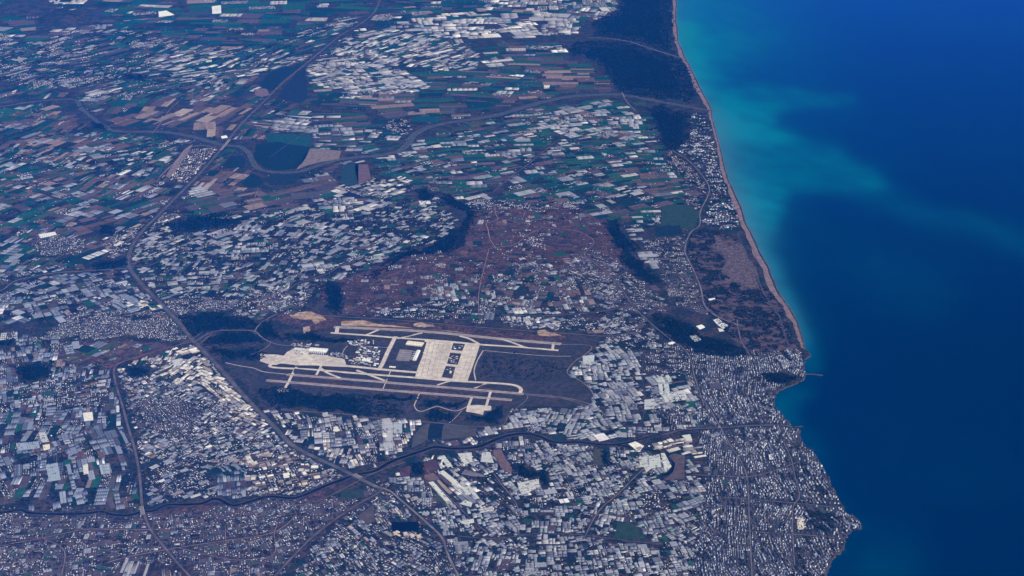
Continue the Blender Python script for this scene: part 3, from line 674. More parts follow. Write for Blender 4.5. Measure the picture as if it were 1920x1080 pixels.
for q in ISL:
    sheet('turf_island', q, 4.3, M_TURF, '', '', parent=aprons[1])

# ---- woods: floor sheets, crowns later
WOODS = [
 ('dark rounded wood left of the airport road', [(336,592),(352,587),(380,586),(425,589),(452,596),(478,605),(482,612),(474,618),(440,617),(408,618),(388,624),(366,631),(352,622)], 1.0),
 ('dark lens shaped wood below the airport road', [(381,645),(398,630),(412,622),(440,621.5),(474,623),(486,632),(497,638),(470,642),(430,647),(385,648)], 1.0),
 ('dark wood right of the airport road junction', [(489,606),(512,604),(516,622),(530,634),(520,637),(500,634),(483,621)], 1.0),
 ('dark belt of trees above the terminal apron', [(530,622),(560,624),(600,630),(660,634),(700,640),(650,642),(600,641),(545,640),(532,632)], 0.9),
 ('small dark wood left of the terminal apron', [(390,652),(420,652),(480,652),(500,660),(490,676),(425,676),(410,668)], 0.75),
 ('large dark far forest above the upper river mouth', [(1062,92),(1078,80),(1112,76),(1140,80),(1150,76),(1200,84),(1240,98),(1275,110),(1298,150),(1306,178),(1290,193),(1240,187),(1200,181),(1163,175),(1142,145),(1125,118),(1090,103),(1070,102)], 1.0),
 ('far forest behind the beach at the upper edge', [(1106,45),(1125,35),(1160,18),(1165,-60),(1240,-60),(1256,0),(1257,60),(1270,100),(1240,95),(1195,78),(1150,70),(1112,72),(1122,58)], 0.9),
 ('dark forest below the upper river mouth', [(1209,203),(1235,196),(1292,212),(1290,262),(1262,282),(1240,268),(1232,245),(1225,222)], 1.0),
 ('dark forest above the coastal city', [(1214,592),(1230,583),(1255,590),(1290,610),(1330,632),(1370,645),(1404,658),(1400,668),(1360,670),(1325,666),(1290,652),(1262,640),(1235,620)], 1.0),
 ('dark lens shaped wood right of the heath', [(1158,482),(1180,474),(1205,490),(1242,528),(1220,534),(1200,525),(1172,500)], 1.0),
 ('dark wooded edge below the white greenhouse slope', [(1130,420),(1158,412),(1175,440),(1200,470),(1170,478),(1150,460)], 0.75),
 ('small dark wood between fields above the heath', [(780,358),(800,353),(812,368),(800,382),(784,374)], 0.9),
 ('dark curving wooded gully left of the heath', [(822,362),(838,364),(862,380),(894,395),(898,404),(888,412),(878,430),(862,428),(880,408),(876,394),(850,386),(826,378)], 0.95),
 ('dark wooded slope below the gully', [(858,430),(880,428),(878,450),(862,466),(820,470),(770,478),(735,492),(712,520),(690,530),(720,492),(760,470),(820,455)], 0.8),
 ('dark wood left of the heath edge', [(600,535),(640,528),(645,560),(636,590),(612,575)], 0.7),
 ('dark wood along the highway bend', [(168,500),(190,488),(240,480),(241,498),(214,505),(172,512)], 1.0),
 ('dark wood above the greenhouse villages', [(312,420),(340,412),(440,410),(480,400),(500,398),(460,412),(420,424),(360,436),(325,434)], 0.9),
 ('dark wood at the field edge left of the highway town', [(190,420),(215,424),(212,442),(185,440)], 0.9),
 ('round dark wood in the left greenhouse plain', [(32,690),(48,682),(72,679),(92,686),(96,698),(80,712),(50,722),(34,712)], 0.85),
 ('dark grove below the ring road corner', [(236,690),(258,686),(280,690),(278,702),(262,708),(240,704)], 0.9),
 ('dark wood left of the ring road bend', [(-10,640),(25,636),(26,648),(-10,652)], 0.9),
 ('dark airport wood below the lowest runway on its left', [(486,722),(500,730),(560,732),(640,738),(700,745),(702,780),(640,774),(520,767),(495,752)], 0.95),
 ('dark wood strip right below the lowest runway', [(706,742),(785,742),(784,750),(704,752)], 1.0),
 ('dark wood block inside the looping track', [(795,745),(874,752),(870,762),(850,766),(835,762),(818,758),(800,764),(785,764)], 1.0),
 ('dark wood block below the looping track', [(796,774),(822,766),(852,774),(845,790),(830,790),(795,783)], 1.0),
 ('dark wood around the lower apron', [(872,775),(905,781),(912,772),(925,770),(946,762),(944,775),(930,796),(870,788)], 0.85),
 ('orchard grid below the lowest runway', [(706,756),(760,754),(755,780),(704,782)], 0.45),
 ('scattered dark trees on the right airfield turf', [(910,662),(1020,672),(1068,690),(1050,708),(960,712),(900,712),(898,684)], 0.16),
 ('dark trees by the maroon river field', [(770,868),(790,865),(794,892),(776,896)], 0.8),
 ('dark trees below the brown curved field', [(960,870),(975,868),(1010,884),(1030,895),(1000,900),(965,888)], 0.6),
 ('narrow dark tree belt in the greenhouse plots', [(1015,880),(1022,878),(1028,914),(1018,914)], 1.0),
 ('dark cypress belt left of the brown fallow field', [(1128,848),(1138,848),(1142,872),(1132,874)], 0.9),
 ('dark trees around the headland park', [(1425,700),(1470,698),(1500,704),(1496,714),(1470,722),(1440,716)], 0.7),
 ('dark trees below the hill in the far corner', [(80,18),(170,22),(175,40),(120,50),(70,40)], 0.25),
 ('dark grove beside the far straight highway', [(226,138),(270,138),(276,148),(240,152)], 1.0),
 ('dark grove at the far river bend', [(175,228),(195,232),(200,244),(176,240)], 0.9),
]
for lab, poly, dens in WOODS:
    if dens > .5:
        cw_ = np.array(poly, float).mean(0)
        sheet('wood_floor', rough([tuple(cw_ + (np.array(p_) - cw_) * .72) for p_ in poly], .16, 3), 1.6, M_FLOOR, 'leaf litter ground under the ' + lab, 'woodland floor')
    fill(BLOCK, poly, 2 if dens > .5 else 1)

# ================================================================== DISTRICTS: parcels, greenhouses, houses, fields
MAUVE = (0.085, 0.064, 0.074); BROWN = (0.115, 0.076, 0.072); TAN = (0.24, 0.175, 0.155); PALE = (0.36, 0.28, 0.25)
GRN = (0.018, 0.074, 0.044); DKG = (0.009, 0.030, 0.025); OLV = (0.05, 0.062, 0.038); GRY = (0.07, 0.064, 0.075); TEAL = (0.009, 0.058, 0.054); DRK = (0.013, 0.016, 0.023)
PAL = {
 'far': [(TEAL, 4), (DKG, 3), (MAUVE, 1.5), (GRN, 4), (GRY, 1), (TAN, .3)],
 'mix': [(MAUVE, 3), (GRN, 4), (OLV, 2.5), (BROWN, 1.6), (DKG, 3), (TAN, 1), (TEAL, 1.5)],
 'green': [(GRN, 6), (DKG, 3), (TEAL, 2), (MAUVE, 2), (BROWN, .8), (OLV, 1)],
 'tan': [(TAN, 4), (PALE, 2), (MAUVE, 4), (BROWN, 3), (DKG, 2)],
 'mauve': [(MAUVE, 5), (BROWN, 4), (GRY, 1.5), (DKG, 2), (TAN, .6), (GRN, 1.6), (OLV, 1.2)],
 'dark': [(DRK, 4), (DKG, 3), (MAUVE, 2), (OLV, 1), (GRN, 1)],
}
G_COL = {
 'grey': [((0.31, 0.34, 0.43), 5), ((0.40, 0.42, 0.49), 3), ((0.19, 0.21, 0.28), 4), ((0.62, 0.63, 0.67), 1), ((0.32, 0.29, 0.33), 1)],
 'white': [((0.54, 0.54, 0.58), 5), ((0.40, 0.41, 0.48), 4), ((0.78, 0.77, 0.77), 2.2), ((0.24, 0.26, 0.33), 4)],
 'blue': [((0.26, 0.30, 0.41), 5), ((0.32, 0.36, 0.46), 4), ((0.15, 0.18, 0.26), 4), ((0.62, 0.64, 0.70), 1), ((0.31, 0.28, 0.34), .7)],
 'cream': [((0.64, 0.61, 0.57), 5), ((0.82, 0.80, 0.76), 3), ((0.36, 0.35, 0.38), 4), ((0.48, 0.41, 0.37), 1.5)],
 'pale': [((0.38, 0.40, 0.47), 5), ((0.31, 0.34, 0.41), 4), ((0.48, 0.49, 0.54), 3), ((0.19, 0.21, 0.28), 4), ((0.29, 0.37, 0.40), 1), ((0.62, 0.62, 0.64), .8)],
}
for k_ in G_COL: G_COL[k_] = [(tuple(np.array((c_[0] * 1.02, c_[1] * .98, c_[2] * .99)) * (.84 if c_[0] < .6 else .93)), w_) for c_, w_ in G_COL[k_]]
H_COL = [((0.72, 0.72, 0.77), 2.2), ((0.34, 0.33, 0.38), 2.5), ((0.46, 0.41, 0.41), 1), ((0.16, 0.155, 0.2), 5), ((0.85, 0.85, 0.85), 1)]
A_COL = [((0.58, 0.62, 0.72), 2.6), ((0.30, 0.32, 0.42), 3), ((0.16, 0.175, 0.26), 5), ((0.80, 0.82, 0.86), 1.1), ((0.44, 0.40, 0.40), .8)]
AR_COL = [((0.17, 0.175, 0.24), 5), ((0.10, 0.11, 0.16), 4), ((0.30, 0.31, 0.38), 3), ((0.17, 0.12, 0.13), 1), ((0.66, 0.67, 0.70), .8)]
R_COL = [((0.13, 0.12, 0.16), 5), ((0.13, 0.08, 0.09), 2.2), ((0.30, 0.30, 0.36), 2.5), ((0.06, 0.06, 0.085), 5), ((0.74, 0.74, 0.77), 1.3)]
def pick(tab, n=None):
    w = np.array([t[1] for t in tab], float); w /= w.sum()
    c = np.array([t[0] for t in tab], float)
    return c[RNG.choice(len(tab), size=n, p=w)]

# where, outline (survey), long direction (survey), parcel L, W (m), weights, palette, clumping, options
Z = []
def zone(where, poly, d, L, W, wt, pal='mix', noise=0.5, g='grey', ul=95, uw=38, street=0, hp=24, ah=0, rot=0.2):
    Z.append(dict(where=where, poly=poly, d=d, L=L, W=W, wt=wt, pal=pal, noise=noise, g=g, ul=ul, uw=uw, street=street, hp=hp, ah=ah, rot=rot))
# base quilt -------------------------------------------------------
zone('in the far fields along the upper edge', [(-220,-130),(1260,-130),(1262,0),(1100,60),(700,60),(560,125),(-220,190)], (1,0), 330, 150, dict(f=.76, g=.06, h=.05, t=.13), 'far', .7, 'white', 120, 50, hp=45)
zone('in the left fields above the upper river', [(-220,130),(300,150),(560,120),(600,130),(580,215),(590,300),(470,330),(350,350),(-220,330)], (1,-.55), 330, 120, dict(f=.78, g=.14, h=.05, t=.03), 'mix', .6, 'pale', 120, 45, hp=40)
zone('in the left fields below the upper river', [(-220,250),(200,250),(420,280),(480,330),(440,400),(250,440),(240,520),(-220,540)], (1,-.5), 300, 110, dict(f=.72, g=.2, h=.05, t=.03), 'mix', .7, 'grey', 110, 42, hp=32)
zone('in the long strip fields above the upper river', [(570,100),(1060,80),(1150,150),(1160,180),(1000,195),(840,230),(770,262),(590,300),(580,200)], (1,-.02), 480, 110, dict(f=.82, g=.13, h=.03, t=.02), 'mix', .7, 'white', 130, 50, hp=40)
zone('in the green fields between upper river and beach', [(640,300),(770,270),(860,235),(1010,200),(1160,184),(1220,200),(1290,300),(1330,420),(1280,450),(1160,430),(1080,390),(860,390),(640,400)], (1,-.12), 260, 95, dict(f=.68, g=.24, h=.05, t=.03), 'green', .6, 'pale', 120, 42, hp=30)
zone('in the fields right of the highway', [(340,360),(470,320),(640,300),(700,340),(640,400),(480,405),(320,415)], (1,-.12), 330, 120, dict(f=.8, g=.13, h=.04, t=.03), 'mauve', .6, 'pale', 110, 42, hp=30)
zone('in the greenhouse villages above the airport', [(245,430),(320,425),(480,400),(640,370),(800,385),(860,410),(830,460),(720,495),(640,530),(560,590),(300,560),(245,500)], (1,-.35), 170, 85, dict(g=.36, f=.3, h=.1, t=.24), 'dark', .5, 'pale', 95, 36, hp=28, rot=.4)
zone('on the heath above the airport', [(600,535),(700,500),(830,470),(890,400),(940,385),(1090,388),(1160,440),(1240,530),(1210,600),(1130,632),(900,615),(640,595)], (1,-.05), 190, 90, dict(s=.58, f=.16, g=.07, h=.13, t=.06), 'mauve', .6, 'pale', 90, 40, hp=26)
zone('in the left greenhouse plain above the town', [(-220,500),(240,505),(270,540),(330,600),(100,600),(-220,640)], (1,-.25), 190, 105, dict(g=.5, f=.34, h=.12, t=.04), 'dark', .4, 'blue', 105, 42, hp=26)
zone('in the left greenhouse plain below the town', [(-220,620),(120,630),(220,690),(240,800),(266,960),(-220,960)], (.12,1), 165, 100, dict(g=.54, f=.24, h=.16, t=.06), 'mauve', .35, 'blue', 100, 40, hp=24)
zone('between the ring road and the highway', [(220,690),(370,640),(440,730),(560,845),(660,895),(560,930),(270,950)], (1,-.45), 130, 72, dict(g=.34, w=.1, h=.36, f=.16, t=.04), 'mauve', .4, 'grey', 80, 30, hp=23)
zone('beside the highway below the airport', [(490,765),(640,775),(790,786),(760,850),(700,885),(640,880),(550,835)], (.1,1), 140, 95, dict(g=.68, w=.08, f=.16, h=.08), 'dark', .25, 'white', 90, 36, hp=24)
zone('in the lower left suburb', [(-220,960),(280,965),(560,940),(700,910),(715,920),(640,970),(520,1085),(420,1210),(-220,1210)], (1,-.12), 120, 70, dict(h=.64, f=.2, g=.08, t=.08), 'mauve', .3, 'grey', 80, 30, street=1, hp=20)
zone('between the two lower highway branches', [(716,918),(850,1040),(880,1210),(420,1210),(600,1010)], (1,.8), 130, 66, dict(h=.4, g=.3, f=.18, w=.05, t=.07), 'dark', .4, 'grey', 80, 32, hp=21)
zone('in the greenhouse plots below the river', [(716,912),(760,872),(960,822),(1200,835),(1330,880),(1330,1210),(880,1210),(830,1010)], (1,-.12), 125, 74, dict(g=.66, f=.14, h=.15, t=.05), 'dark', .3, 'pale', 84, 32, hp=22)
zone('in the greenhouse plots right of the airport', [(940,800),(960,766),(1110,760),(1060,700),(1080,655),(1140,632),(1230,640),(1300,700),(1310,800),(1200,818),(1100,828),(1000,812)], (1,-.06), 150, 84, dict(g=.80, f=.09, h=.07, t=.04), 'dark', .2, 'pale', 95, 36, hp=22)
zone('in the coastal city', [(1230,640),(1300,655),(1400,665),(1500,655),(1520,700),(1452,735),(1452,760),(1500,805),(1560,900),(1615,985),(1540,1090),(1510,1210),(1290,1210),(1310,990),(1330,880),(1310,820),(1310,740)], (.3,1), 120, 62, dict(a=.66, h=.2, t=.1, f=.04), 'dark', .2, 'pale', street=1, hp=26, ah=1)
# districts ----------------------------------------------------------
zone('in the white greenhouse belt of the far fields', [(690,62),(760,40),(860,22),(1000,20),(1110,42),(1112,60),(1010,66),(900,70),(860,84),(760,80)], (1,-.05), 420, 260, dict(g=.84, f=.16), 'far', .15, 'white', 190, 75)
zone('in the far speckled settlement at the top', [(880,-60),(1160,-60),(1165,15),(1110,42),(1000,22),(900,18)], (1,0), 260, 180, dict(g=.5, f=.2, h=.3), 'far', .4, 'white', 110, 60, hp=42)
zone('in the white villages right of the upper highway', [(600,95),(640,68),(700,56),(830,66),(880,82),(900,110),(885,132),(800,125),(720,128),(600,120)], (1,-.3), 280, 140, dict(g=.55, f=.3, h=.12), 'far', .4, 'white', 140, 50, hp=36)
zone('in the bright white village beside the upper highway', [(575,120),(650,112),(720,118),(780,142),(805,155),(800,172),(690,178),(640,172),(578,150)], (1,-.15), 260, 150, dict(g=.74, f=.2, h=.06), 'far', .35, 'white', 150, 60, hp=36)
zone('in the far speckled town along the left edge', [(-220,85),(60,80),(140,60),(270,50),(290,70),(420,90),(440,110),(250,130),(170,165),(0,150),(-220,140)], (1,-.3), 240, 150, dict(h=.26, f=.52, g=.05, t=.17), 'far', .6, 'grey', 110, 50, hp=30)
zone('in the far villages in the middle left', [(200,150),(330,105),(460,85),(560,60),(640,30),(690,30),(640,66),(560,120),(500,140),(320,178),(150,185)], (1,-.25), 260, 130, dict(g=.16, f=.62, h=.1, t=.12), 'far', .6, 'white', 140, 55, hp=36)
zone('in the tan fields right of the river bend', [(280,195),(330,190),(470,198),(455,235),(430,262),(300,247),(215,240),(205,215)], (1,-.6), 330, 110, dict(f=.97, g=.03), 'tan', .2, 'white')
zone('in the tan fields below the highway river bridge', [(362,340),(392,308),(474,314),(470,350),(440,360),(372,356)], (1,-.75), 330, 110, dict(f=.96, g=.04), 'tan', .1, 'white', rot=.06)
zone('in the pale greenhouse rows beside the straight highway', [(480,226),(580,215),(600,225),(590,250),(510,250),(470,240)], (1,.12), 300, 60, dict(g=.6, f=.4), 'far', .2, 'grey', 180, 32)
zone('in the blue greenhouse rows at the right of the strip fields', [(580,225),(770,235),(760,262),(700,280),(640,285),(585,276)], (1,.02), 260, 60, dict(g=.5, f=.5), 'green', .4, 'grey', 150, 34)
zone('in the far village by the river bend', [(722,228),(750,222),(772,235),(762,250),(735,252)], (1,-.3), 120, 80, dict(h=.85, t=.15), 'far', .2, hp=34)
zone('in the bright roadside town below the upper river', [(338,288),(352,276),(400,276),(408,284),(375,330),(352,346),(318,334)], (1,-.9), 100, 60, dict(h=.72, w=.16, f=.12), 'tan', .2, 'cream', hp=30)
zone('in the greenhouse rows below the upper river', [(960,235),(1060,200),(1170,190),(1230,240),(1180,262),(1080,250),(960,262)], (1,-.1), 230, 90, dict(g=.55, f=.35, h=.1), 'green', .4, 'pale', 130, 46, hp=30)
zone('in the white greenhouses below the old river loop', [(640,345),(700,335),(765,332),(770,352),(730,382),(640,402),(560,398),(600,372)], (1,-.2), 200, 90, dict(g=.62, f=.28, h=.1), 'dark', .3, 'white', 110, 42, hp=28)
zone('in the village at the top of the heath', [(870,382),(905,372),(1000,380),(1075,392),(1000,396),(880,394)], (1,0), 140, 80, dict(h=.75, g=.15, t=.1), 'dark', .2, hp=28)
zone('in the hotel strip behind the beach', [(1290,212),(1332,216),(1345,268),(1362,335),(1388,392),(1398,430),(1350,432),(1318,425),(1330,360),(1312,325),(1270,288),(1290,262)], (1,0), 160, 80, dict(a=.42, h=.22, t=.3, f=.06), 'dark', .2, hp=36, ah=2)
zone('in the small villas behind the coast road', [(1255,285),(1300,305),(1328,340),(1322,368),(1300,350),(1270,320),(1250,300)], (1,.6), 130, 70, dict(h=.7, t=.2, f=.1), 'tan', .2, hp=28)
zone('in the hotel grounds left of the coast road', [(1282,362),(1322,368),(1312,405),(1290,395),(1280,378)], (1,.4), 130, 80, dict(h=.6, t=.4), 'dark', .2, hp=28)
zone('in the beach hotels at the forest edge', [(1240,0),(1262,0),(1264,60),(1250,80),(1240,50)], (1,0), 170, 100, dict(h=.5, t=.5), 'far', .2, hp=40)
zone('in the white greenhouse slope right of the heath', [(1138,415),(1165,412),(1185,435),(1205,462),(1235,495),(1245,508),(1225,506),(1200,480),(1178,450),(1160,432)], (1,-.12), 200, 70, dict(g=.9, f=.1), 'dark', .1, 'pale', 150, 34)
zone('in the street grid behind the coast road', [(1205,450),(1255,446),(1284,440),(1292,480),(1318,560),(1322,590),(1290,580),(1255,560),(1245,520),(1225,480)], (1,-.05), 110, 60, dict(h=.62, f=.14, t=.24), 'mauve', .2, street=1, hp=24)
zone('in the small town right of the heath', [(1100,460),(1160,490),(1200,530),(1240,560),(1250,590),(1212,592),(1150,585),(1080,560),(1050,510)], (1,.3), 110, 60, dict(h=.68, g=.1, t=.16, f=.06), 'dark', .3, street=1, hp=23)
zone('in the terraced house rows on the heath', [(975,447),(990,440),(1010,450),(1030,462),(1026,472),(1005,466),(985,455)], (1,.5), 90, 40, dict(h=.92, t=.08), 'dark', 0, hp=26)
zone('in the plots below the heath', [(780,540),(850,525),(960,510),(1060,505),(1120,560),(1110,592),(960,598),(850,600),(800,575)], (1,-.05), 140, 80, dict(g=.2, f=.4, h=.22, s=.12, t=.06), 'mauve', .5, 'pale', 90, 36, hp=24)
zone('in the village above the uppermost runway', [(690,580),(780,572),(850,562),(900,570),(905,588),(860,598),(780,598),(700,592)], (1,-.05), 110, 60, dict(h=.6, g=.14, t=.16, f=.1), 'dark', .3, 'white', hp=22)
zone('in the bright greenhouses above the right runway end', [(930,580),(990,575),(1040,580),(1060,600),(1050,618),(980,614),(930,602)], (1,-.2), 140, 80, dict(g=.66, f=.2, h=.14), 'dark', .2, 'white', 90, 40, hp=22)
zone('in the mixed plots above the coastal road', [(1110,600),(1180,588),(1215,600),(1240,640),(1200,660),(1140,640)], (1,-.2), 120, 70, dict(h=.5, g=.25, t=.15, f=.1), 'dark', .3, 'pale', hp=22)
zone('in the town beside the dark airport woods', [(300,568),(345,556),(420,560),(445,575),(425,586),(360,584),(338,604)], (1,-.1), 110, 60, dict(h=.88, t=.08, f=.04), 'mauve', .1, street=1, hp=19)
zone('in the villages right of the airport woods', [(440,560),(520,540),(580,545),(575,570),(535,582),(500,600),(480,600),(440,588)], (1,-.2), 120, 70, dict(h=.6, g=.18, f=.14, t=.08), 'mauve', .3, hp=22)
zone('in the dense town left of the interchange', [(125,590),(180,582),(250,586),(300,583),(335,600),(352,632),(320,640),(285,634),(215,630),(150,636),(70,640),(110,612)], (1,-.15), 110, 58, dict(h=.92, t=.05, f=.03), 'mauve', .05, street=1, hp=18)
zone('in the town along the highway bend', [(180,455),(230,432),(262,420),(300,395),(330,395),(345,405),(310,418),(262,452),(244,470),(200,475)], (1,-.5), 120, 70, dict(h=.72, w=.1, f=.12, t=.06), 'tan', .2, 'cream', hp=25)
zone('in the small town below the left fields', [(60,455),(80,440),(140,445),(160,455),(150,475),(80,478)], (1,-.1), 110, 60, dict(h=.82, f=.1, t=.08), 'mauve', .15, street=1, hp=22)
zone('in the bare purple fields left of the interchange', [(150,642),(215,636),(290,642),(330,650),(230,680),(210,692),(140,690),(110,668)], (1,-.5), 240, 110, dict(s=.4, f=.42, g=.18), 'mauve', .3, 'grey', 110, 46)
zone('in the roadside plots below the interchange', [(240,680),(330,652),(372,648),(420,700),(380,720),(300,712),(250,690)], (1,-.6), 120, 62, dict(g=.46, w=.14, f=.28, h=.12), 'dark', .3, 'cream', 90, 30, hp=22)
zone('in the white warehouse rows along the highway', [(385,665),(412,690),(440,722),(472,760),(510,802),(470,800),(425,770),(395,740),(370,722),(372,690)], (1,.62), 120, 66, dict(w=.62, g=.2, h=.14, f=.04), 'tan', .1, 'cream', 60, 26, hp=22)
zone('in the dense housing left of the highway', [(255,750),(300,742),(345,748),(380,780),(360,830),(300,820),(270,790)], (.35,1), 100, 52, dict(h=.8, g=.1, f=.1), 'mauve', .15, 'grey', street=1, hp=19)
zone('in the houses left of the lower river bridge', [(268,860),(330,850),(420,870),(400,925),(300,940),(270,935)], (1,-.4), 110, 60, dict(h=.55, g=.25, t=.2), 'dark', .3, 'grey', hp=20)
zone('in the blue greenhouses above the lower river', [(400,880),(450,870),(470,900),(460,935),(420,935),(400,910)], (.35,1), 130, 80, dict(g=.82, f=.18), 'dark', .1, 'blue', 95, 34)
zone('in the workshops beside the lower highway', [(465,850),(520,850),(600,875),(620,890),(570,915),(500,925),(468,905)], (1,-.1), 110, 70, dict(w=.4, f=.24, h=.3, g=.06), 'tan', .2, 'cream', hp=22)
zone('in the scattered houses of the left plain', [(30,715),(110,710),(200,712),(212,740),(150,760),(40,760)], (1,-.2), 110, 64, dict(h=.62, g=.2, f=.18), 'mauve', .3, 'grey', hp=20)
zone('in the striped long greenhouses at the lower edge', [(225,1056),(350,1052),(372,1085),(380,1130),(215,1130)], (.35,1), 260, 60, dict(g=.9, f=.1), 'mauve', .05, 'white', 240, 26)
zone('in the plots around the highway fork', [(700,905),(735,905),(790,940),(800,960),(760,960),(720,935)], (1,.8), 90, 55, dict(h=.6, w=.18, g=.16), 'tan', .1, 'cream', hp=20)
zone('in the slanted greenhouses below the river', [(805,850),(930,846),(925,870),(880,900),(905,940),(885,955),(830,950),(800,910)], (.7,1), 160, 56, dict(g=.74, f=.2, h=.06), 'dark', .1, 'white', 120, 30, hp=22)
zone('in the villas right of the slanted greenhouses', [(885,890),(925,890),(965,945),(960,970),(905,950)], (.7,.7), 100, 60, dict(h=.35, t=.35, g=.2, f=.1), 'dark', .2, 'grey', hp=24)
zone('beside the river left of the airport greenhouses', [(800,836),(850,800),(940,800),(960,812),(900,832),(830,838)], (.4,1), 90, 60, dict(g=.66, f=.34), 'dark', .1, 'white', 75, 34)
zone('in the block town below the runway greenhouses', [(1195,665),(1240,652),(1290,668),(1300,700),(1250,702),(1210,695)], (1,.02), 110, 60, dict(h=.7, a=.14, t=.16), 'dark', .1, street=1, hp=21, ah=1)
zone('in the dense blocks beside the fan greenhouses', [(1232,768),(1280,762),(1290,790),(1262,806),(1235,800)], (.25,1), 100, 52, dict(h=.5, a=.35, t=.15), 'dark', .1, street=1, hp=20, ah=1)
zone('in the cream sheds along the city edge', [(1215,838),(1240,828),(1300,822),(1320,850),(1310,868),(1250,850)], (1,-.28), 150, 56, dict(g=.6, w=.2, f=.2), 'mauve', .1, 'cream', 120, 32)
zone('in the regular villa blocks by the shore', [(1484,860),(1540,872),(1560,905),(1580,950),(1502,946),(1492,900)], (.3,1), 150, 52, dict(a=.9, t=.1), 'dark', 0, street=1, hp=26, ah=1)
zone('in the white holiday blocks below the greenhouse plots', [(1205,925),(1245,925),(1250,958),(1212,962),(1200,948)], (1,.1), 100, 34, dict(h=.95, t=.05), 'dark', 0, hp=26)
zone('in the park villas near the headland', [(1512,955),(1570,960),(1560,1000),(1510,1000)], (.4,1), 110, 60, dict(a=.35, t=.6, f=.05), 'dark', 0, hp=30, ah=1)

# plot and roof sizes as surveyed: pixels along and across the grain, roof along and across, new mix, house pitch
QZ = {
 0: (30, 5, 8, 2.2, dict(f=.62, g=.10, h=.08, t=.2), 34), 1: (18, 11, 9, 5, dict(f=.66, g=.17, h=.06, t=.11), 34), 2: (16, 11, 8, 5, dict(f=.58, g=.24, h=.07, t=.11), 28), 3: (40, 4.5, 12, 2.6, dict(f=.74, g=.14, h=.04, t=.08), 34),
 4: (20, 5.5, 10, 3, dict(f=.60, g=.26, h=.05, t=.09), 28), 5: (28, 8, 9, 3.2, dict(f=.7, g=.16, h=.05, t=.09), 28), 6: (11, 6, 8, 3.2, dict(g=.46, f=.2, h=.12, t=.22), 22), 7: (14, 6, 7, 3, dict(s=.52, f=.14, g=.07, h=.19, t=.08), 23),
 8: (15, 9, 9, 5, dict(g=.56, f=.26, h=.12, t=.06), 22), 9: (15, 13, 10, 6, dict(g=.56, f=.2, h=.16, t=.08), 19), 10: (10, 6, 8, 3.6, dict(g=.38, w=.11, h=.32, f=.13, t=.06), 19), 11: (12, 11, 9, 5, dict(g=.76, w=.08, f=.1, h=.06), 20),
 12: (13, 7, 7, 3.5, dict(h=.56, f=.26, g=.07, t=.11), 18), 13: (11, 6, 8, 4, dict(h=.4, g=.34, f=.12, w=.08, t=.06), 18), 14: (13, 8, 10, 4.6, dict(g=.72, f=.08, h=.13, t=.07), 18), 15: (15, 7.5, 11, 4.2, dict(g=.88, f=.04, h=.05, t=.03), 18),
 16: (12, 9, 8, 4, dict(a=.66, h=.2, t=.12, f=.02), 20), 17: (20, 5, 14, 3, dict(g=.9, f=.1), 30), 18: (12, 4, 8, 2.4, dict(g=.55, f=.2, h=.25), 30), 19: (14, 5, 9, 2.6, dict(g=.58, f=.26, h=.12, t=.04), 30), 20: (14, 5, 9, 3, dict(g=.82, f=.12, h=.06), 30),
 21: (14, 5, 7, 2.4, dict(h=.36, f=.34, g=.1, t=.2), 26), 22: (18, 5, 9, 2.6, dict(g=.28, f=.44, h=.14, t=.14), 28), 23: (22, 13, 12, 5, dict(f=.97, g=.03), 30), 25: (22, 3.4, 16, 2, dict(g=.66, f=.34), 30), 26: (20, 4, 14, 2.4, dict(g=.55, f=.45), 30),
 29: (16, 6, 11, 3.4, dict(g=.6, f=.3, h=.1), 26), 30: (13, 6, 9, 3.4, dict(g=.7, f=.18, h=.12), 22), 36: (20, 5, 16, 3, None, 22), 40: (12, 8, 9, 4.4, dict(g=.3, f=.36, h=.24, s=.06, t=.04), 19), 42: (11, 7, 9, 4.4, dict(g=.74, f=.12, h=.14), 19),
 43: (10, 6, 8, 3.6, dict(h=.5, g=.3, t=.14, f=.06), 19), 49: (20, 12, 12, 6, None, 20), 50: (16, 8, 13, 4, dict(g=.5, w=.18, f=.2, h=.12), 19), 51: (12, 8, 9, 4, None, 19), 54: (12, 10, 10, 5, None, 19), 57: (30, 7, 28, 5, None, 19), 59: (22, 8, 18, 5, None, 19), 61: (11, 9, 9, 6, None, 19), 64: (22, 6, 18, 4, None, 19), 24: (16, 12, 10, 5, None, 30),
}
for i, q in enumerate(Z):
    c = np.array(q['poly'], float).mean(0)
    a_ = ang(c[0], c[1], *q['d']); X_, Y_ = PX(*c)
    k1 = math.hypot(*(np.array(TOPX(X_ + 10 * math.cos(a_), Y_ + 10 * math.sin(a_))) - c)) / 10
    k2 = math.hypot(*(np.array(TOPX(X_ - 10 * math.sin(a_), Y_ + 10 * math.cos(a_))) - c)) / 10
    if i in QZ:
        pw, ph, ul, uw, wt_, hp_ = QZ[i]
        fn = .84 if c[1] > 520 else 1.0
        q['L'], q['W'], q['ul'], q['uw'], q['hp'] = pw / k1 * fn, ph / k2 * fn, ul / k1 * fn, uw / k2 * fn * .9, hp_
        if wt_: q['wt'] = wt_
    q['hp'] *= 1.16
ZMAP = np.full((MH, MW), -1, np.int16)
for i, q in enumerate(Z):
    fill(ZMAP, rough(q['poly'], .05, 2, i), i)

GH, HS, AB, WH, FD, TR, ST_ = [], [], [], [], [], [], []   # item rows
def ok_at(X, Y, zi=None):
    x, y = TOPX(X, Y)
    m = look(BLOCK, x, y) == 0
    if zi is not None: m &= look(ZMAP, x, y) == zi
    return m
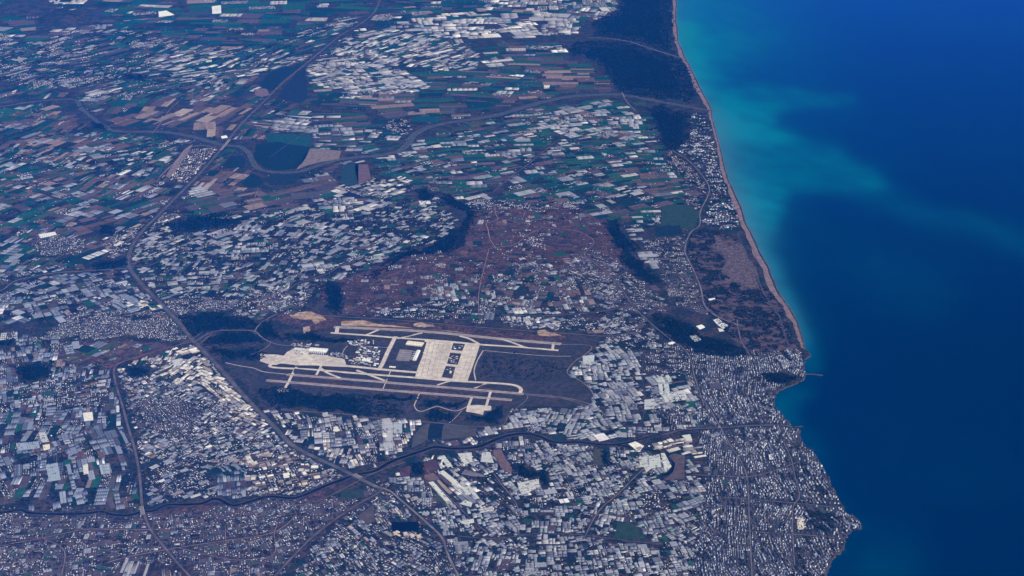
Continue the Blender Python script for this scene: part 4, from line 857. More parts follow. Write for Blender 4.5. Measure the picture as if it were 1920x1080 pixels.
# neighbourhood seeds: each neighbourhood has its own grain, density and plot size
SEEDS = []
_y = 9800.0
while _y < 66000:
    sp_ = 560 * (max(_y, 12000) / 15000) ** 0.85
    hw = 0.42 * (_y + 5200)
    for _x in np.arange(-hw, hw * .55, sp_):
        SEEDS.append((_x + random.uniform(-.42, .42) * sp_, _y + random.uniform(-.42, .42) * sp_, sp_, random.gauss(0, 1), random.uniform(.35, 1.5) if random.random() < .8 else .12, random.uniform(.75, 1.4), random.random(), random.uniform(.82, 1.14)))
    _y += sp_
SEEDS = np.array(SEEDS)
JOBS = []
for zi, q in enumerate(Z):
    P = np.array(q['poly'], float)
    W = pts_w(np.clip(P, [MX0, -118], [MX0 + MW, MY0 + MH]))
    lo, hi = W.min(0), W.max(0)
    m = (SEEDS[:, 0] > lo[0] - SEEDS[:, 2]) & (SEEDS[:, 0] < hi[0] + SEEDS[:, 2]) & (SEEDS[:, 1] > lo[1] - SEEDS[:, 2]) & (SEEDS[:, 1] < hi[1] + SEEDS[:, 2])
    JOBS += [(zi, q, k) for k in np.nonzero(m)[0]]
for zi, q, sk_ in JOBS:
    P = np.array(q['poly'], float)
    c = P.mean(0)
    sx_, sy_, ssp, srot, sden, ssz, shue, stone = SEEDS[sk_]
    near = np.nonzero(np.hypot(SEEDS[:, 0] - sx_, SEEDS[:, 1] - sy_) < ssp * 3.2)[0]
    NS = SEEDS[near]; me_ = int(np.nonzero(near == sk_)[0][0])
    def mine(X, Y):
        return np.argmin((NS[:, 0][None] - np.asarray(X)[:, None]) ** 2 + (NS[:, 1][None] - np.asarray(Y)[:, None]) ** 2, 1) == me_
    a = ang(c[0], c[1], *q['d']) + srot * q['rot']
    ca, sa = math.cos(a), math.sin(a)
    uc, vc = sx_ * ca + sy_ * sa, -sx_ * sa + sy_ * ca
    R_ = ssp * 1.15
    stack = [(uc - R_, vc - R_, uc + R_, vc + R_, 0)]
    L0, W0 = q['L'] * ssz, q['W'] * ssz
    cells, cuts = [], []
    while stack:
        u0, v0, u1, v1, dep = stack.pop()
        du, dv = u1 - u0, v1 - v0
        ru, rv = du / L0, dv / W0
        if (ru < 1.45 and rv < 1.45) or (ru * rv < 2.6 and random.random() < .12):
            cells.append((u0, v0, u1, v1)); continue
        f = random.uniform(.34, .66)
        if ru > rv:
            m = u0 + du * f; stack += [(u0, v0, m, v1, dep + 1), (m, v0, u1, v1, dep + 1)]
            if 150 < dv < 900: cuts.append((m, v0, m, v1, dv))
        else:
            m = v0 + dv * f; stack += [(u0, v0, u1, m, dep + 1), (u0, m, u1, v1, dep + 1)]
            if 150 < du < 900: cuts.append((u0, m, u1, m, du))
    C = np.array(cells)
    cu, cv = (C[:, 0] + C[:, 2]) / 2, (C[:, 1] + C[:, 3]) / 2
    X = cu * ca - cv * sa; Y = cu * sa + cv * ca
    keep = ok_at(X, Y, zi)
    keep[keep] &= mine(X[keep], Y[keep])
    C, X, Y = C[keep], X[keep], Y[keep]
    if len(C) == 0: continue
    dK = np.hypot(C[:, 2] - C[:, 0], C[:, 3] - C[:, 1]) * .33
    edge = ~(mine(X + dK, Y) & mine(X - dK, Y) & mine(X, Y + dK) & mine(X, Y - dK))
    nz = (vnoise(X + 5000, Y, 420) * .6 + vnoise(X, Y + 900, 1100) * .4 - .5) * 2.6 * q['noise']
    wt = dict(q['wt'])
    for ci in range(len(C)):
        u0, v0, u1, v1 = C[ci]
        w = dict(wt)
        b = max(.05, (1 + nz[ci]) * (1 + (sden - 1) * min(1, q['noise'] * 1.5)))
        if edge[ci]: b *= .45
        for kk in ('g', 'h', 'a', 'w'):
            if kk in w: w[kk] *= b
        ks = list(w); ww = np.array([w[k_] for k_ in ks]); ww /= ww.sum()
        t = ks[RNG.choice(len(ks), p=ww)]
        gap = random.uniform(1.2, 5)
        u0 += gap; u1 -= gap; v0 += gap * .8; v1 -= gap * .8
        du, dv = u1 - u0, v1 - v0
        if du < 8 or dv < 8: continue
        aa = a + random.gauss(0, .025)
        Xc, Yc = X[ci], Y[ci]
        def add(lst, lu, lv, *rest):
            """item at parcel-local coordinates"""
            c_, s_ = math.cos(aa), math.sin(aa)
            lst.append((Xc + lu * c_ - lv * s_, Yc + lu * s_ + lv * c_, aa) + rest)
        if t == 'f':
            c0 = pick(PAL[q['pal']]) if random.random() < .6 else np.array(PAL[q['pal']][int(shue * len(PAL[q['pal']]))][0])
            ns = random.choice([1, 1, 1, 2, 3])
            for k_ in range(ns):
                cc = c0 * random.uniform(.82, 1.2) if random.random() < .75 else pick(PAL[q['pal']])
                add(FD, 0, -dv / 2 + dv * (k_ + .5) / ns, du, dv / ns - 1.5, zi, *cc)
        elif t == 'g':
            c0 = pick(G_COL[q['g']]) * random.uniform(.84, 1.1) * stone
            um, un = (random.choice([.55, .8, 1, 1, 1.3, 2.2]), random.choice([.6, .8, 1, 1, 1.4, 2.4]))
            nu = max(1, round(du / (q['ul'] * um))); nv = max(1, round(dv / (q['uw'] * un)))
            full = random.random() < .66
            gu, gv = random.uniform(.8, 4), random.uniform(1.0, 5)
            for i_ in range(nu):
                sh = random.uniform(.7, 1) if random.random() < .3 else 1
                for j_ in range(nv):
                    if not full and random.random() < .3: continue
                    l_, w_ = (du / nu - gu) * sh, dv / nv - gv
                    if l_ < 10 or w_ < 7: continue
                    cc = c0 * random.uniform(.9, 1.1)
                    if random.random() < .16: cc = pick(G_COL[q['g']])
                    add(GH, -du / 2 + du * (i_ + .5) / nu - (1 - sh) * du / nu / 2, -dv / 2 + dv * (j_ + .5) / nv, l_, w_, random.uniform(3.5, 5.5), zi, *cc)
        elif t == 'w':
            nv = random.choice([1, 1, 2]); nu = max(1, round(du / 70))
            for i_ in range(nu):
                for j_ in range(nv):
                    if random.random() < .2: continue
                    l_ = (du / nu - 8) * random.uniform(.7, 1); w_ = (dv / nv - 6) * random.uniform(.7, 1)
                    if l_ > 12 and w_ > 8:
                        add(WH, -du / 2 + du * (i_ + .5) / nu, -dv / 2 + dv * (j_ + .5) / nv, l_, w_, random.uniform(7, 12), zi, *(pick(G_COL['cream']) * random.uniform(.9, 1.12)))
            if random.random() < .5:
                add(FD, 0, 0, du, dv, zi, *(np.array((.26, .22, .21)) * random.uniform(.7, 1.2)))
        elif t in ('h', 'a'):
            hp = q['hp'] * random.uniform(.92, 1.12)
            nu = max(1, int(du / hp)); nv = max(1, int(dv / (hp * .95)))
            for i_ in range(nu):
                for j_ in range(nv):
                    r_ = random.random()
                    lu = -du / 2 + du * (i_ + .5) / nu + random.gauss(0, hp * .09); lv = -dv / 2 + dv * (j_ + .5) / nv + random.gauss(0, hp * .07)
                    if r_ < .2:
                        add(TR, lu, lv, random.uniform(5, 9)); continue
                    if r_ < .34: continue
                    if t == 'a':
                        s_ = hp * random.uniform(.4, .6)
                        hh = {1: random.choice([12, 15, 15, 18, 18, 24, 30]), 2: random.choice([12, 15, 20])}.get(q['ah'], 12)
                        ln = s_ * random.uniform(1.0, 1.5) * (1.25 if q['ah'] == 2 else 1)
                        add(AB, lu, lv, min(ln, hp * .9), s_, hh, zi, *pick(A_COL), *(pick(AR_COL)))
                    else:
                        s_ = hp * random.uniform(.38, .6)
                        add(HS, lu, lv, s_ * random.uniform(1, 1.35), s_, random.uniform(5, 9.5), zi, *pick(H_COL), *(pick(R_COL)))
                    if random.random() < .8:
                        add(TR, lu + hp * random.uniform(-.5, .5), lv + hp * random.uniform(.3, .55), random.uniform(4, 8))
        elif t == 't':
            n_ = int(du * dv / 330)
            for k_ in range(min(n_, 90)):
                add(TR, random.uniform(-.5, .5) * du, random.uniform(-.5, .5) * dv, random.uniform(5, 10))
        elif t == 's':
            for k_ in range(int(du * dv / 2600)):
                add(TR, random.uniform(-.5, .5) * du, random.uniform(-.5, .5) * dv, random.uniform(3, 7))
        if t in ('f', 'g', 's', 't') and random.random() < (.55 if t != 's' else .3):      # farm sheds and cottages at the plot edge
            for k_ in range(random.choice([1, 1, 2, 3])):
                sd = random.choice([-1, 1]); s_ = random.uniform(8, 17)
                add(HS, random.uniform(-.5, .5) * du, sd * (dv / 2 - random.uniform(-3, 6)), s_ * random.uniform(1, 1.7), s_, random.uniform(3.5, 7), zi, *pick(H_COL), *(pick(R_COL)))
        if t == 'f' and random.random() < .3:      # hedge along one side of a field
            for k_ in range(int(du / 14)):
                add(TR, -du / 2 + k_ * 14, dv / 2 + 2, random.uniform(3, 6))
    if q['street']:
        for (p0, q0, p1, q1, ln) in cuts:
            n_ = max(1, int(ln / 90))
            for k_ in range(n_):
                f0, f1 = k_ / n_, (k_ + 1) / n_
                ST_.append(((p0 + (p1 - p0) * f0), (q0 + (q1 - q0) * f0), (p0 + (p1 - p0) * f1), (q0 + (q1 - q0) * f1), a, zi, 9 if ln > 300 else 5.5))
def arr(l, n):
    return np.array(l, float) if l else np.zeros((0, n))
GH, HS, AB, WH, FD, TR = arr(GH, 10), arr(HS, 13), arr(AB, 13), arr(WH, 10), arr(FD, 9), arr(TR, 4)
def filt(A, tol=1.02):
    """keep what stands free of roads, water and woods"""
    if len(A) == 0: return A
    m = ok_at(A[:, 0], A[:, 1])
    if A.shape[1] > 5:
        c, s = np.cos(A[:, 2]), np.sin(A[:, 2])
        for i, j in ((.5, .5), (.5, -.5), (-.5, .5), (-.5, -.5)):
            du, dv = A[:, 3] * i * .85, A[:, 4] * j * .85
            m &= ok_at(A[:, 0] + du * c - dv * s, A[:, 1] + du * s + dv * c)
    return A[m]
GH, HS, AB, WH, FD, TR = map(filt, (GH, HS, AB, WH, FD, TR))
print('items', len(GH), len(HS), len(AB), len(WH), len(FD), len(TR), len(ST_))

# buildings of the airport compounds stand on the airfield
def scatter(lst, poly, n, lo, hi, h, cols, a, two=False):
    P = np.array(poly, float); k = 0; placed = []
    while k < n * 12 and len(placed) < n:
        k += 1
        x, y = random.uniform(P[:, 0].min(), P[:, 0].max()), random.uniform(P[:, 1].min(), P[:, 1].max())
        if not in_poly(np.array([x]), np.array([y]), poly)[0]: continue
        X, Y = PX(x, y); L = random.uniform(lo, hi); W = L * random.uniform(.4, .8)
        if any(math.hypot(X - p[0], Y - p[1]) < (L + p[2]) * .55 for p in placed): continue
        placed.append((X, Y, L))
        row = [X, Y, a + random.choice([0, 0, math.pi / 2]), L, W, random.uniform(*h), -1, *pick(cols)]
        if two: row += list(pick(R_COL))
        lst.append(row)
RA = ang(740, 700, 100, 8)
new_w, new_h = [], []
COMP = [((.78, .76, .75), 2), ((.42, .41, .43), 3), ((.2, .2, .25), 4), ((.5, .42, .4), 1)]
scatter(new_w, [(672,651),(700,650),(713,656),(706,686),(690,688),(668,674)], 75, 24, 70, (6, 14), COMP, RA)
scatter(new_w, [(652,640),(690,637),(694,645),(680,649),(655,647)], 26, 24, 60, (6, 10), COMP, RA)
scatter(new_w, [(652,672),(672,670),(676,686),(660,687)], 12, 20, 50, (6, 10), COMP, RA)
scatter(new_w, [(850,646),(868,648),(864,656),(848,655)], 5, 24, 44, (5, 9), COMP, RA)
scatter(new_w, [(842,666),(860,668),(856,682),(840,680)], 14, 16, 40, (4, 8), COMP, RA)
scatter(new_w, [(838,690),(852,691),(847,704),(832,703)], 6, 24, 46, (5, 9), COMP, RA)
scatter(new_w, [(546,654),(574,652),(578,663),(556,666)], 22, 20, 46, (5, 12), COMP, RA)
scatter(new_w, [(618,660),(648,664),(650,672),(620,668)], 22, 20, 44, (5, 12), COMP, RA)
scatter(new_w, [(545,644),(560,643),(600,646),(596,652),(548,650)], 12, 24, 70, (5, 9), [((.34, .33, .36), 3), ((.5, .47, .46), 1)], RA)
WH = np.vstack([WH, np.array(new_w)])

# ------------------------------------------------------------------ footprint maths
def corners(A):
    c, s = np.cos(A[:, 2]), np.sin(A[:, 2])
    out = []
    for i, j in ((-.5, -.5), (.5, -.5), (.5, .5), (-.5, .5)):
        du, dv = A[:, 3] * i, A[:, 4] * j
        out.append(np.stack([A[:, 0] + du * c - dv * s, A[:, 1] + du * s + dv * c], 1))
    return np.stack(out, 1)          # N,4,2
def px_area(A, h=None):
    K = corners(A)
    x, y = TOPX(K[..., 0], K[..., 1])
    ar = 0.5 * np.abs(np.sum(x * np.roll(y, -1, 1) - np.roll(x, -1, 1) * y, 1))
    if h is not None:
        x2, y2 = TOPX(A[:, 0], A[:, 1], 0); x3, y3 = TOPX(A[:, 0], A[:, 1], h)
        ar = ar + np.abs(y3 - y2) * (x.max(1) - x.min(1))
    cx, cy = x.mean(1), y.mean(1)
    vis = (cx > 6) & (cx < 1914) & (cy > 6) & (cy < 1074)
    return np.where(vis, ar, -1)
def split(A, n, h=None):
    if len(A) == 0: return A, A
    o = np.argsort(-px_area(A, h))
    return A[o[:n]], A[o[n:]]
def extr(K, z0, z1):
    """N,4,2 -> bottom and top rings N,8,3"""
    N = len(K)
    b = np.concatenate([K, np.full((N, 4, 1), 0.0)], 2); b[..., 2] = z0
    t = np.concatenate([K, np.full((N, 4, 1), 0.0)], 2); t[..., 2] = np.asarray(z1).reshape(-1, 1)
    return np.concatenate([b, t], 1)
def gable(A, hcol, rise):
    """box with a ridge along its length: 10 vertices"""
    K = corners(A); V = extr(K, 0.0, A[:, hcol])
    r0 = (V[:, 4] + V[:, 7]) / 2; r1 = (V[:, 5] + V[:, 6]) / 2
    r0[:, 2] += rise; r1[:, 2] += rise
    return np.concatenate([V, r0[:, None], r1[:, None]], 1)
T_GABLE = [[0, 1, 5, 4], [1, 2, 6, 9, 5], [2, 3, 7, 6], [3, 0, 4, 8, 7], [4, 5, 9, 8], [6, 7, 8, 9]]
T_BOX = [[0, 1, 5, 4], [1, 2, 6, 5], [2, 3, 7, 6], [3, 0, 4, 7], [4, 5, 6, 7]]
T_HIP = [[0, 1, 5, 4], [1, 2, 6, 5], [2, 3, 7, 6], [3, 0, 4, 7], [4, 5, 9, 8], [5, 6, 9], [6, 7, 8, 9], [7, 4, 8]]
def hip(A, hcol, rise):
    V = gable(A, hcol, rise)
    d = (V[:, 9] - V[:, 8]) * .22
    V[:, 8] += d; V[:, 9] -= d
    return V
def fcol(A, c0, nf, roof=None, rc=None):
    F = np.repeat(A[:, None, c0:c0 + 3], nf, 1)
    if roof is not None: F[:, roof, :] = A[:, None, rc:rc + 3]
    return F

N_HERO = 300
gh_h, gh_r = split(GH, N_HERO); hs_h, hs_r = split(HS, N_HERO, 7); ab_h, ab_r = split(AB, N_HERO, 18); wh_h, wh_r = split(WH, N_HERO, 9); fd_h, fd_r = split(FD, N_HERO)

# ---- the many: one mass for each kind beyond the 300 that show largest
prop(link('greenhouse_expanse', mega('greenhouse_expanse', gable(gh_r, 5, 1.4), T_GABLE, fcol(gh_r, 7, 6), M_ATTR)), 'countless small pale greenhouse roofs spread over the whole plain', 'greenhouses', None, 'stuff')
prop(link('house_expanse', mega('house_expanse', hip(hs_r, 5, 1.8), T_HIP, fcol(hs_r, 7, 8, [4, 5, 6, 7], 10), M_ATTR)), 'countless tiny houses of the towns and villages', 'houses', None, 'stuff')
prop(link('apartment_expanse', mega('apartment_expanse', extr(corners(ab_r), 0, ab_r[:, 5]), T_BOX, fcol(ab_r, 7, 5, [4], 10), M_ATTR)), 'countless small apartment blocks of the coastal city', 'apartments', None, 'stuff')
if len(wh_r): prop(link('warehouse_expanse', mega('warehouse_expanse', gable(wh_r, 5, 2.0), T_GABLE, fcol(wh_r, 7, 6), M_ATTR)), 'many small bright sheds scattered along the highways', 'sheds', None, 'stuff')
zf = 1.1 + (np.arange(len(fd_r)) % 37) * 0.012
VF = np.concatenate([corners(fd_r), np.repeat(zf[:, None, None], 4, 1)], 2)
prop(link('farmland', mega('farmland', VF, [[0, 1, 2, 3]], fd_r[:, None, 6:9], M_CROP)), 'patchwork of small brown and green farm plots across the plain', 'farmland', None, 'stuff')
# side streets
if ST_:
    S = np.array(ST_)
    ca, sa = np.cos(S[:, 4]), np.sin(S[:, 4])
    P0 = np.stack([S[:, 0] * ca - S[:, 1] * sa, S[:, 0] * sa + S[:, 1] * ca], 1); P1 = np.stack([S[:, 2] * ca - S[:, 3] * sa, S[:, 2] * sa + S[:, 3] * ca], 1)
    Mm = (P0 + P1) / 2
    x, y = TOPX(Mm[:, 0], Mm[:, 1])
    k = (look(ZMAP, x, y) == S[:, 5]) & (look(BLOCK, x, y) == 0)
    P0, P1, S = P0[k], P1[k], S[k]
    d = P1 - P0; d /= np.linalg.norm(d, axis=1)[:, None] + 1e-9
    n = np.stack([-d[:, 1], d[:, 0]], 1) * S[:, 6:7] / 2
    Q = np.stack([P0 - n, P1 - n, P1 + n, P0 + n], 1)
    zz = 1.7 + (np.arange(len(Q)) % 29) * 0.008
    V = np.concatenate([Q, np.repeat(zz[:, None, None], 4, 1)], 2)
    cc = np.array((.085, .078, .10))[None, None] * RNG.uniform(.75, 1.25, (len(Q), 1, 1))
    prop(link('side_streets', mega('side_streets', V, [[0, 1, 2, 3]], cc, M_ATTR)), 'thin mauve side streets between the blocks of the towns', 'streets', None, 'structure')

# ---- trees: crowns of uneven shape
def crowns(X, Y, R, H, cols, seed):
    r = np.random.default_rng(seed)
    N = len(X); nr = 5
    V = np.zeros((N, nr + 2, 3))
    th = (np.arange(nr) * 2 * np.pi / nr)[None] + r.uniform(0, 6.28, (N, 1))
    rad = R[:, None] * r.uniform(.65, 1.2, (N, nr))
    V[:, 0] = np.stack([X + r.normal(0, .15, N) * R, Y + r.normal(0, .15, N) * R, H], 1)
    V[:, 1:nr + 1, 0] = X[:, None] + rad * np.cos(th); V[:, 1:nr + 1, 1] = Y[:, None] + rad * np.sin(th)
    V[:, 1:nr + 1, 2] = H[:, None] * r.uniform(.35, .62, (N, nr))
    V[:, nr + 1] = np.stack([X, Y, np.zeros(N)], 1)
    F = [[0, 1 + i, 1 + (i + 1) % nr] for i in range(nr)] + [[nr + 1, 1 + (i + 1) % nr, 1 + i] for i in range(nr)]
    return V, F, np.repeat(cols[:, None], 2 * nr, 1)
LEAF = [((0.005, 0.014, 0.010), 4), ((0.008, 0.019, 0.013), 3), ((0.003, 0.010, 0.008), 3), ((0.02, 0.034, 0.02), 1.6)]
V, F, Cc = crowns(TR[:, 0], TR[:, 1], TR[:, 3], TR[:, 3] * RNG.uniform(1.2, 1.9, len(TR)), pick(LEAF, len(TR)), 1)
prop(link('scattered_trees', mega('scattered_trees', V, F, Cc, M_LEAF)), 'countless dark garden trees and hedges among the plots and houses', 'trees', None, 'stuff')
for wi, (lab, poly, dens) in enumerate(WOODS):
    W = pts_w(poly); lo, hi = W.min(0) - 160, W.max(0) + 160
    far = math.hypot(*W.mean(0)) / 18000
    sp = 19 * max(1, far) ** 1.1
    nx_, ny_ = int((hi[0] - lo[0]) / sp) + 1, int((hi[1] - lo[1]) / sp) + 1
    gx, gy = np.meshgrid(np.arange(nx_), np.arange(ny_))
    X = (lo[0] + gx * sp + RNG.normal(0, sp * .28, gx.shape)).ravel(); Y = (lo[1] + gy * sp + RNG.normal(0, sp * .28, gx.shape)).ravel()
    x, y = TOPX(X, Y)
    m = in_poly(x + (vnoise(X, Y, 90) - .5) * 14 + (vnoise(X, Y + 50, 28) - .5) * 7, y + (vnoise(X + 300, Y, 90) - .5) * 8 + (vnoise(X, Y, 28) - .5) * 5, rough(poly, .13, 3)) & (RNG.random(len(X)) < dens * (0.35 + .9 * (vnoise(X, Y, 160) * .6 + vnoise(X, Y, 60) * .4 > .33)))
    m &= look(CLEAR, x, y) == 0
    X, Y = X[m], Y[m]
    if len(X) == 0: continue
    R = sp * RNG.uniform(.5, .85, len(X))
    V, F, Cc = crowns(X, Y, R, RNG.uniform(7, 15, len(X)), pick(LEAF, len(X)) * .85, wi)
    prop(link('woodland', mega('woodland', V, F, Cc, M_LEAF)), 'tree crowns of the ' + lab, 'woodland', None, 'stuff')
# pines dotted over the dunes
W = pts_w(DUNE); lo, hi = W.min(0), W.max(0)
n_ = 26000
X = RNG.uniform(lo[0], hi[0], n_); Y = RNG.uniform(lo[1], hi[1], n_)
x, y = TOPX(X, Y)
clear = in_poly(x, y, [(1338,440),(1394,456),(1426,545),(1385,535),(1352,508),(1362,490),(1346,470)])
m = in_poly(x, y, DUNE) & (vnoise(X, Y, 130) + .5 * vnoise(X, Y, 45) > np.where(y < 560, .62, .70)) & (~clear) & (look(BLOCK, x, y) == 0)
V, F, Cc = crowns(X[m], Y[m], RNG.uniform(8, 15, m.sum()), RNG.uniform(6, 11, m.sum()), pick(LEAF, int(m.sum())), 77)
prop(link('dune_pines', mega('dune_pines', V, F, Cc, M_LEAF)), 'dark pine clumps dotted over the pink dunes', 'trees', None, 'stuff')

# ================================================================== THINGS ONE CAN POINT AT
MARKS = [(365,640,'the airport interchange'),(712,915,'the highway fork'),(665,890,'the highway bridge over the dark river'),(266,958,'the ring road bridge'),(214,690,'the ring road bend'),(62,700,'the round dark wood'),
 (410,605,'the dark airport woods'),(600,660,'the left terminal'),(830,680,'the broad right apron'),(900,766,'the wood apron'),(820,808,'the dark orchard block'),(1193,837,'the white trapezoid yard'),(1268,875,'the brown fallow field'),
 (942,865,'the brown curved field'),(895,887,'the paved yard'),(990,910,'the large pale greenhouse slab'),(760,987,'the dark reservoir'),(690,965,'the triangular fork field'),(1180,1000,'the dark green lower field'),(1225,942,'the white holiday blocks'),
 (1610,980,'the lower headland'),(1512,662,'the small upper headland'),(1525,703,'the stone breakwater'),(1455,745,'the city cove'),(1498,806,'the little rocky point'),(1405,895,'the middle city crossing'),(1405,973,'the long city avenue'),(1347,802,'the broad city avenue'),
 (1530,910,'the regular villa blocks'),(1302,705,'the winding coastal road'),(1310,640,'the dark forest above the city'),(1255,745,'the fan shaped greenhouses'),(1080,700,'the right airport fence'),(982,738,'the middle runway end'),(1050,645,'the uppermost runway end'),
 (1120,835,'the river above the plots'),(1020,820,'the river crest'),(900,838,'the river below the meadow'),(800,845,'the river reach by the highway greenhouses'),(500,932,'the river below the workshops'),(400,940,'the double river bend'),(120,963,'the far left river reach'),
 (165,782,'the bright square roof'),(86,838,'the cream roof in the left plain'),(160,880,'the pale roof above the river'),(250,820,'the ring road straight'),(460,745,'the highway beside the airport'),(540,828,'the highway curve'),(600,860,'the lower highway'),
 (300,568,'the upper highway straight'),(281,573,'the bright cream yard'),(230,610,'the dense left town'),(242,490,'the highway bend'),(280,410,'the highway town'),(370,310,'the bright roadside town'),(430,272,'the upper highway bridge'),(530,295,'the large dark orchard'),
 (620,292,'the tan river field'),(800,315,'the old river loop'),(760,265,'the upper river corner'),(950,210,'the long upper river reach'),(1120,178,'the straight upper river reach'),(1168,178,'the forest bridge'),(1180,130,'the large far forest'),(1255,240,'the forest below the river mouth'),
 (1333,208,'the river mouth'),(1345,300,'the hotel beach'),(1312,410,'the coast road bend'),(1375,500,'the pink sand clearing'),(1430,560,'the beach road'),(1200,505,'the lens shaped wood'),(1190,455,'the white greenhouse slope'),(1005,455,'the terraced rows'),(917,466,'the heath crossroads'),
 (890,395,'the wooded gully'),(795,368,'the small field wood'),(720,155,'the bright white village'),(1060,45,'the far white greenhouse belt'),(800,95,'the far white villages'),(555,155,'the far highway orchards'),(370,225,'the tan river bend fields'),(155,200,'the left river bend'),
 (130,36,'the dark far hill'),(300,140,'the far middle villages'),(60,110,'the far left town'),(650,45,'the far straight highway'),(700,440,'the greenhouse villages'),(520,460,'the wood edge villages'),(420,470,'the left greenhouse villages'),(640,560,'the wooded heath edge'),
 (800,585,'the runway village'),(1000,600,'the bright runway greenhouses'),(860,540,'the heath track'),(1040,545,'the lower heath plots'),(1150,550,'the small heath town'),(60,560,'the left edge greenhouses'),(60,900,'the lower left greenhouses'),(100,1030,'the lower left suburb'),
 (290,1065,'the striped long greenhouses'),(430,1025,'the suburb street'),(560,1040,'the highway branch'),(840,1040,'the light avenue'),(790,960,'the avenue below the fork'),(1000,1050,'the lower middle plots'),(1120,975,'the plot lane'),(1300,1050,'the lower city edge'),
 (1480,1040,'the bottom city streets'),(740,670,'the sloping taxiway'),(690,668,'the airport compound'),(770,665,'the terminal parking block'),(740,820,'the white highway greenhouses'),(580,800,'the greenhouses under the airport wood'),(1240,470,'the coastal street grid'),(180,300,'the left mauve fields'),(100,460,'the small left town')]
MK = np.array([(m[0], m[1]) for m in MARKS], float)
USED = {}
ORD = ['', 'second', 'third', 'fourth', 'fifth', 'sixth', 'seventh', 'eighth', 'ninth', 'tenth', 'eleventh', 'twelfth']
def where(x, y):
    d = (MK[:, 0] - x) ** 2 + ((MK[:, 1] - y) * 1.4) ** 2
    i = int(np.argmin(d)); dx, dy = x - MK[i, 0], (y - MK[i, 1]) * 1.4
    far = math.sqrt(d[i])
    t = math.degrees(math.atan2(dy, dx)) % 360
    w = ['right of', 'below', 'left of', 'above'][int((t + 45) // 90) % 4]
    pre = 'beside' if far < 7 else ('just ' + w if far < 24 else ('' if far < 48 else 'well ') + w)
    return pre + ' ' + MARKS[i][2]
PENDING = {}
def name_it(o, look_, x, y, cat, group):
    lab = look_ + ' ' + where(x, y)
    while len(lab.split()) > 13 and ' with ' in lab:
        i_ = lab.index(' with '); j_ = lab.index('roof', i_) + 4; lab = lab[:i_] + lab[j_:]
    lab = ' '.join(lab.split())
    if len(lab.split()) > 13: lab = lab.replace(' just ', ' ').replace(' well ', ' ')
    if len(lab.split()) > 13: lab = lab.replace('long narrow', 'long').replace('bright ', '').replace('dull blue grey', 'dull')
    PENDING.setdefault((lab, cat), []).append((x, o))
    o['category'] = cat; o['group'] = group
def settle():
    for (lab, cat), l in PENDING.items():
        l.sort(key=lambda t: t[0])
        for i, (x, o) in enumerate(l):
            if len(l) == 1: o['label'] = lab
            elif i == 0: o['label'] = 'leftmost ' + lab
            elif i < len(ORD): o['label'] = ORD[i] + ' ' + lab + ' from left'
            else: o['label'] = 'rightmost ' + lab
def tone(c):
    l = float(np.mean(c))
    warm = c[0] - c[2]
    if l > .66: return 'bright cream' if warm > .05 else 'bright white'
    if l > .5: return 'cream' if warm > .06 else 'whitish'
    if l > .4: return 'tan' if warm > .08 else 'pale grey'
    if l > .3: return 'brown' if warm > .08 else 'grey'
    return 'reddish' if warm > .08 else 'dull blue grey'
def shape_word(L, W):
    r = max(L, W) / max(min(L, W), 1)
    return 'long narrow' if r > 3.2 else ('oblong' if r > 1.7 else 'squarish')
def unit_mesh(name, V, F, mat):
    return mesh_py(name, V, F, mat)
def spans(n):
    V, F = [], []
    for j in range(2 * n + 1):
        y = -.5 + j / (2 * n); z = 1.0 + (.3 if j % 2 else 0)
        V += [(-.5, y, z), (.5, y, z), (-.5, y, 0), (.5, y, 0)]
    for j in range(2 * n):
        a = 4 * j; b = a + 4
        F += [[a, a + 1, b + 1, b], [a, b, b + 2, a + 2], [a + 1, a + 3, b + 3, b + 1]]
    F += [[0, 2, 3, 1], [8 * n, 8 * n + 1, 8 * n + 3, 8 * n + 2]]
    return V, F
SPAN = {n: unit_mesh('greenhouse_cover_%d' % n, *spans(n), M_OBJ) for n in (2, 3, 5, 8)}
def boxes(bl):
    V, F = [], []
    for (x0, x1, y0, y1, z0, z1) in bl:
        k = len(V)
        V += [(x0, y0, z0), (x1, y0, z0), (x1, y1, z0), (x0, y1, z0), (x0, y0, z1), (x1, y0, z1), (x1, y1, z1), (x0, y1, z1)]
        F += [[k, k + 1, k + 5, k + 4], [k + 1, k + 2, k + 6, k + 5], [k + 2, k + 3, k + 7, k + 6], [k + 3, k, k + 4, k + 7], [k + 4, k + 5, k + 6, k + 7], [k + 3, k + 2, k + 1, k]]
    return V, F
_b = []
for k in range(5):
    _b.append((-.5, .5, -.5, .5, k / 5, k / 5 + .13))
    _b.append((-.45, .45, -.45, .45, k / 5 + .13, k / 5 + .2))
U_APT = unit_mesh('apartment_storeys', *boxes(_b), M_OBJ)
U_APTROOF = unit_mesh('flat_roof', *boxes([(-.52, .52, -.52, .52, 1.0, 1.02), (-.52, .52, -.52, -.47, 1.02, 1.06), (-.52, .52, .47, .52, 1.02, 1.06), (-.52, -.47, -.47, .47, 1.02, 1.06), (.47, .52, -.47, .47, 1.02, 1.06), (-.15, .12, -.2, .15, 1.02, 1.18)]), M_OBJ)
U_WALL = unit_mesh('house_walls', *boxes([(-.5, .5, -.5, .5, 0, 1), (-.5, -.25, -.62, -.5, 0, .55)]), M_OBJ)
U_HIP = unit_mesh('hipped_roof', [(-.56, -.56, .97), (.56, -.56, .97), (.56, .56, .97), (-.56, .56, .97), (-.25, 0, 1.32), (.25, 0, 1.32)], [[0, 1, 5, 4], [1, 2, 5], [2, 3, 4, 5], [3, 0, 4], [3, 2, 1, 0]], M_OBJ)
U_SHED = unit_mesh('shed_walls', *boxes([(-.5, .5, -.5, .5, 0, .95), (.5, .58, -.2, .2, 0, .4)]), M_OBJ)
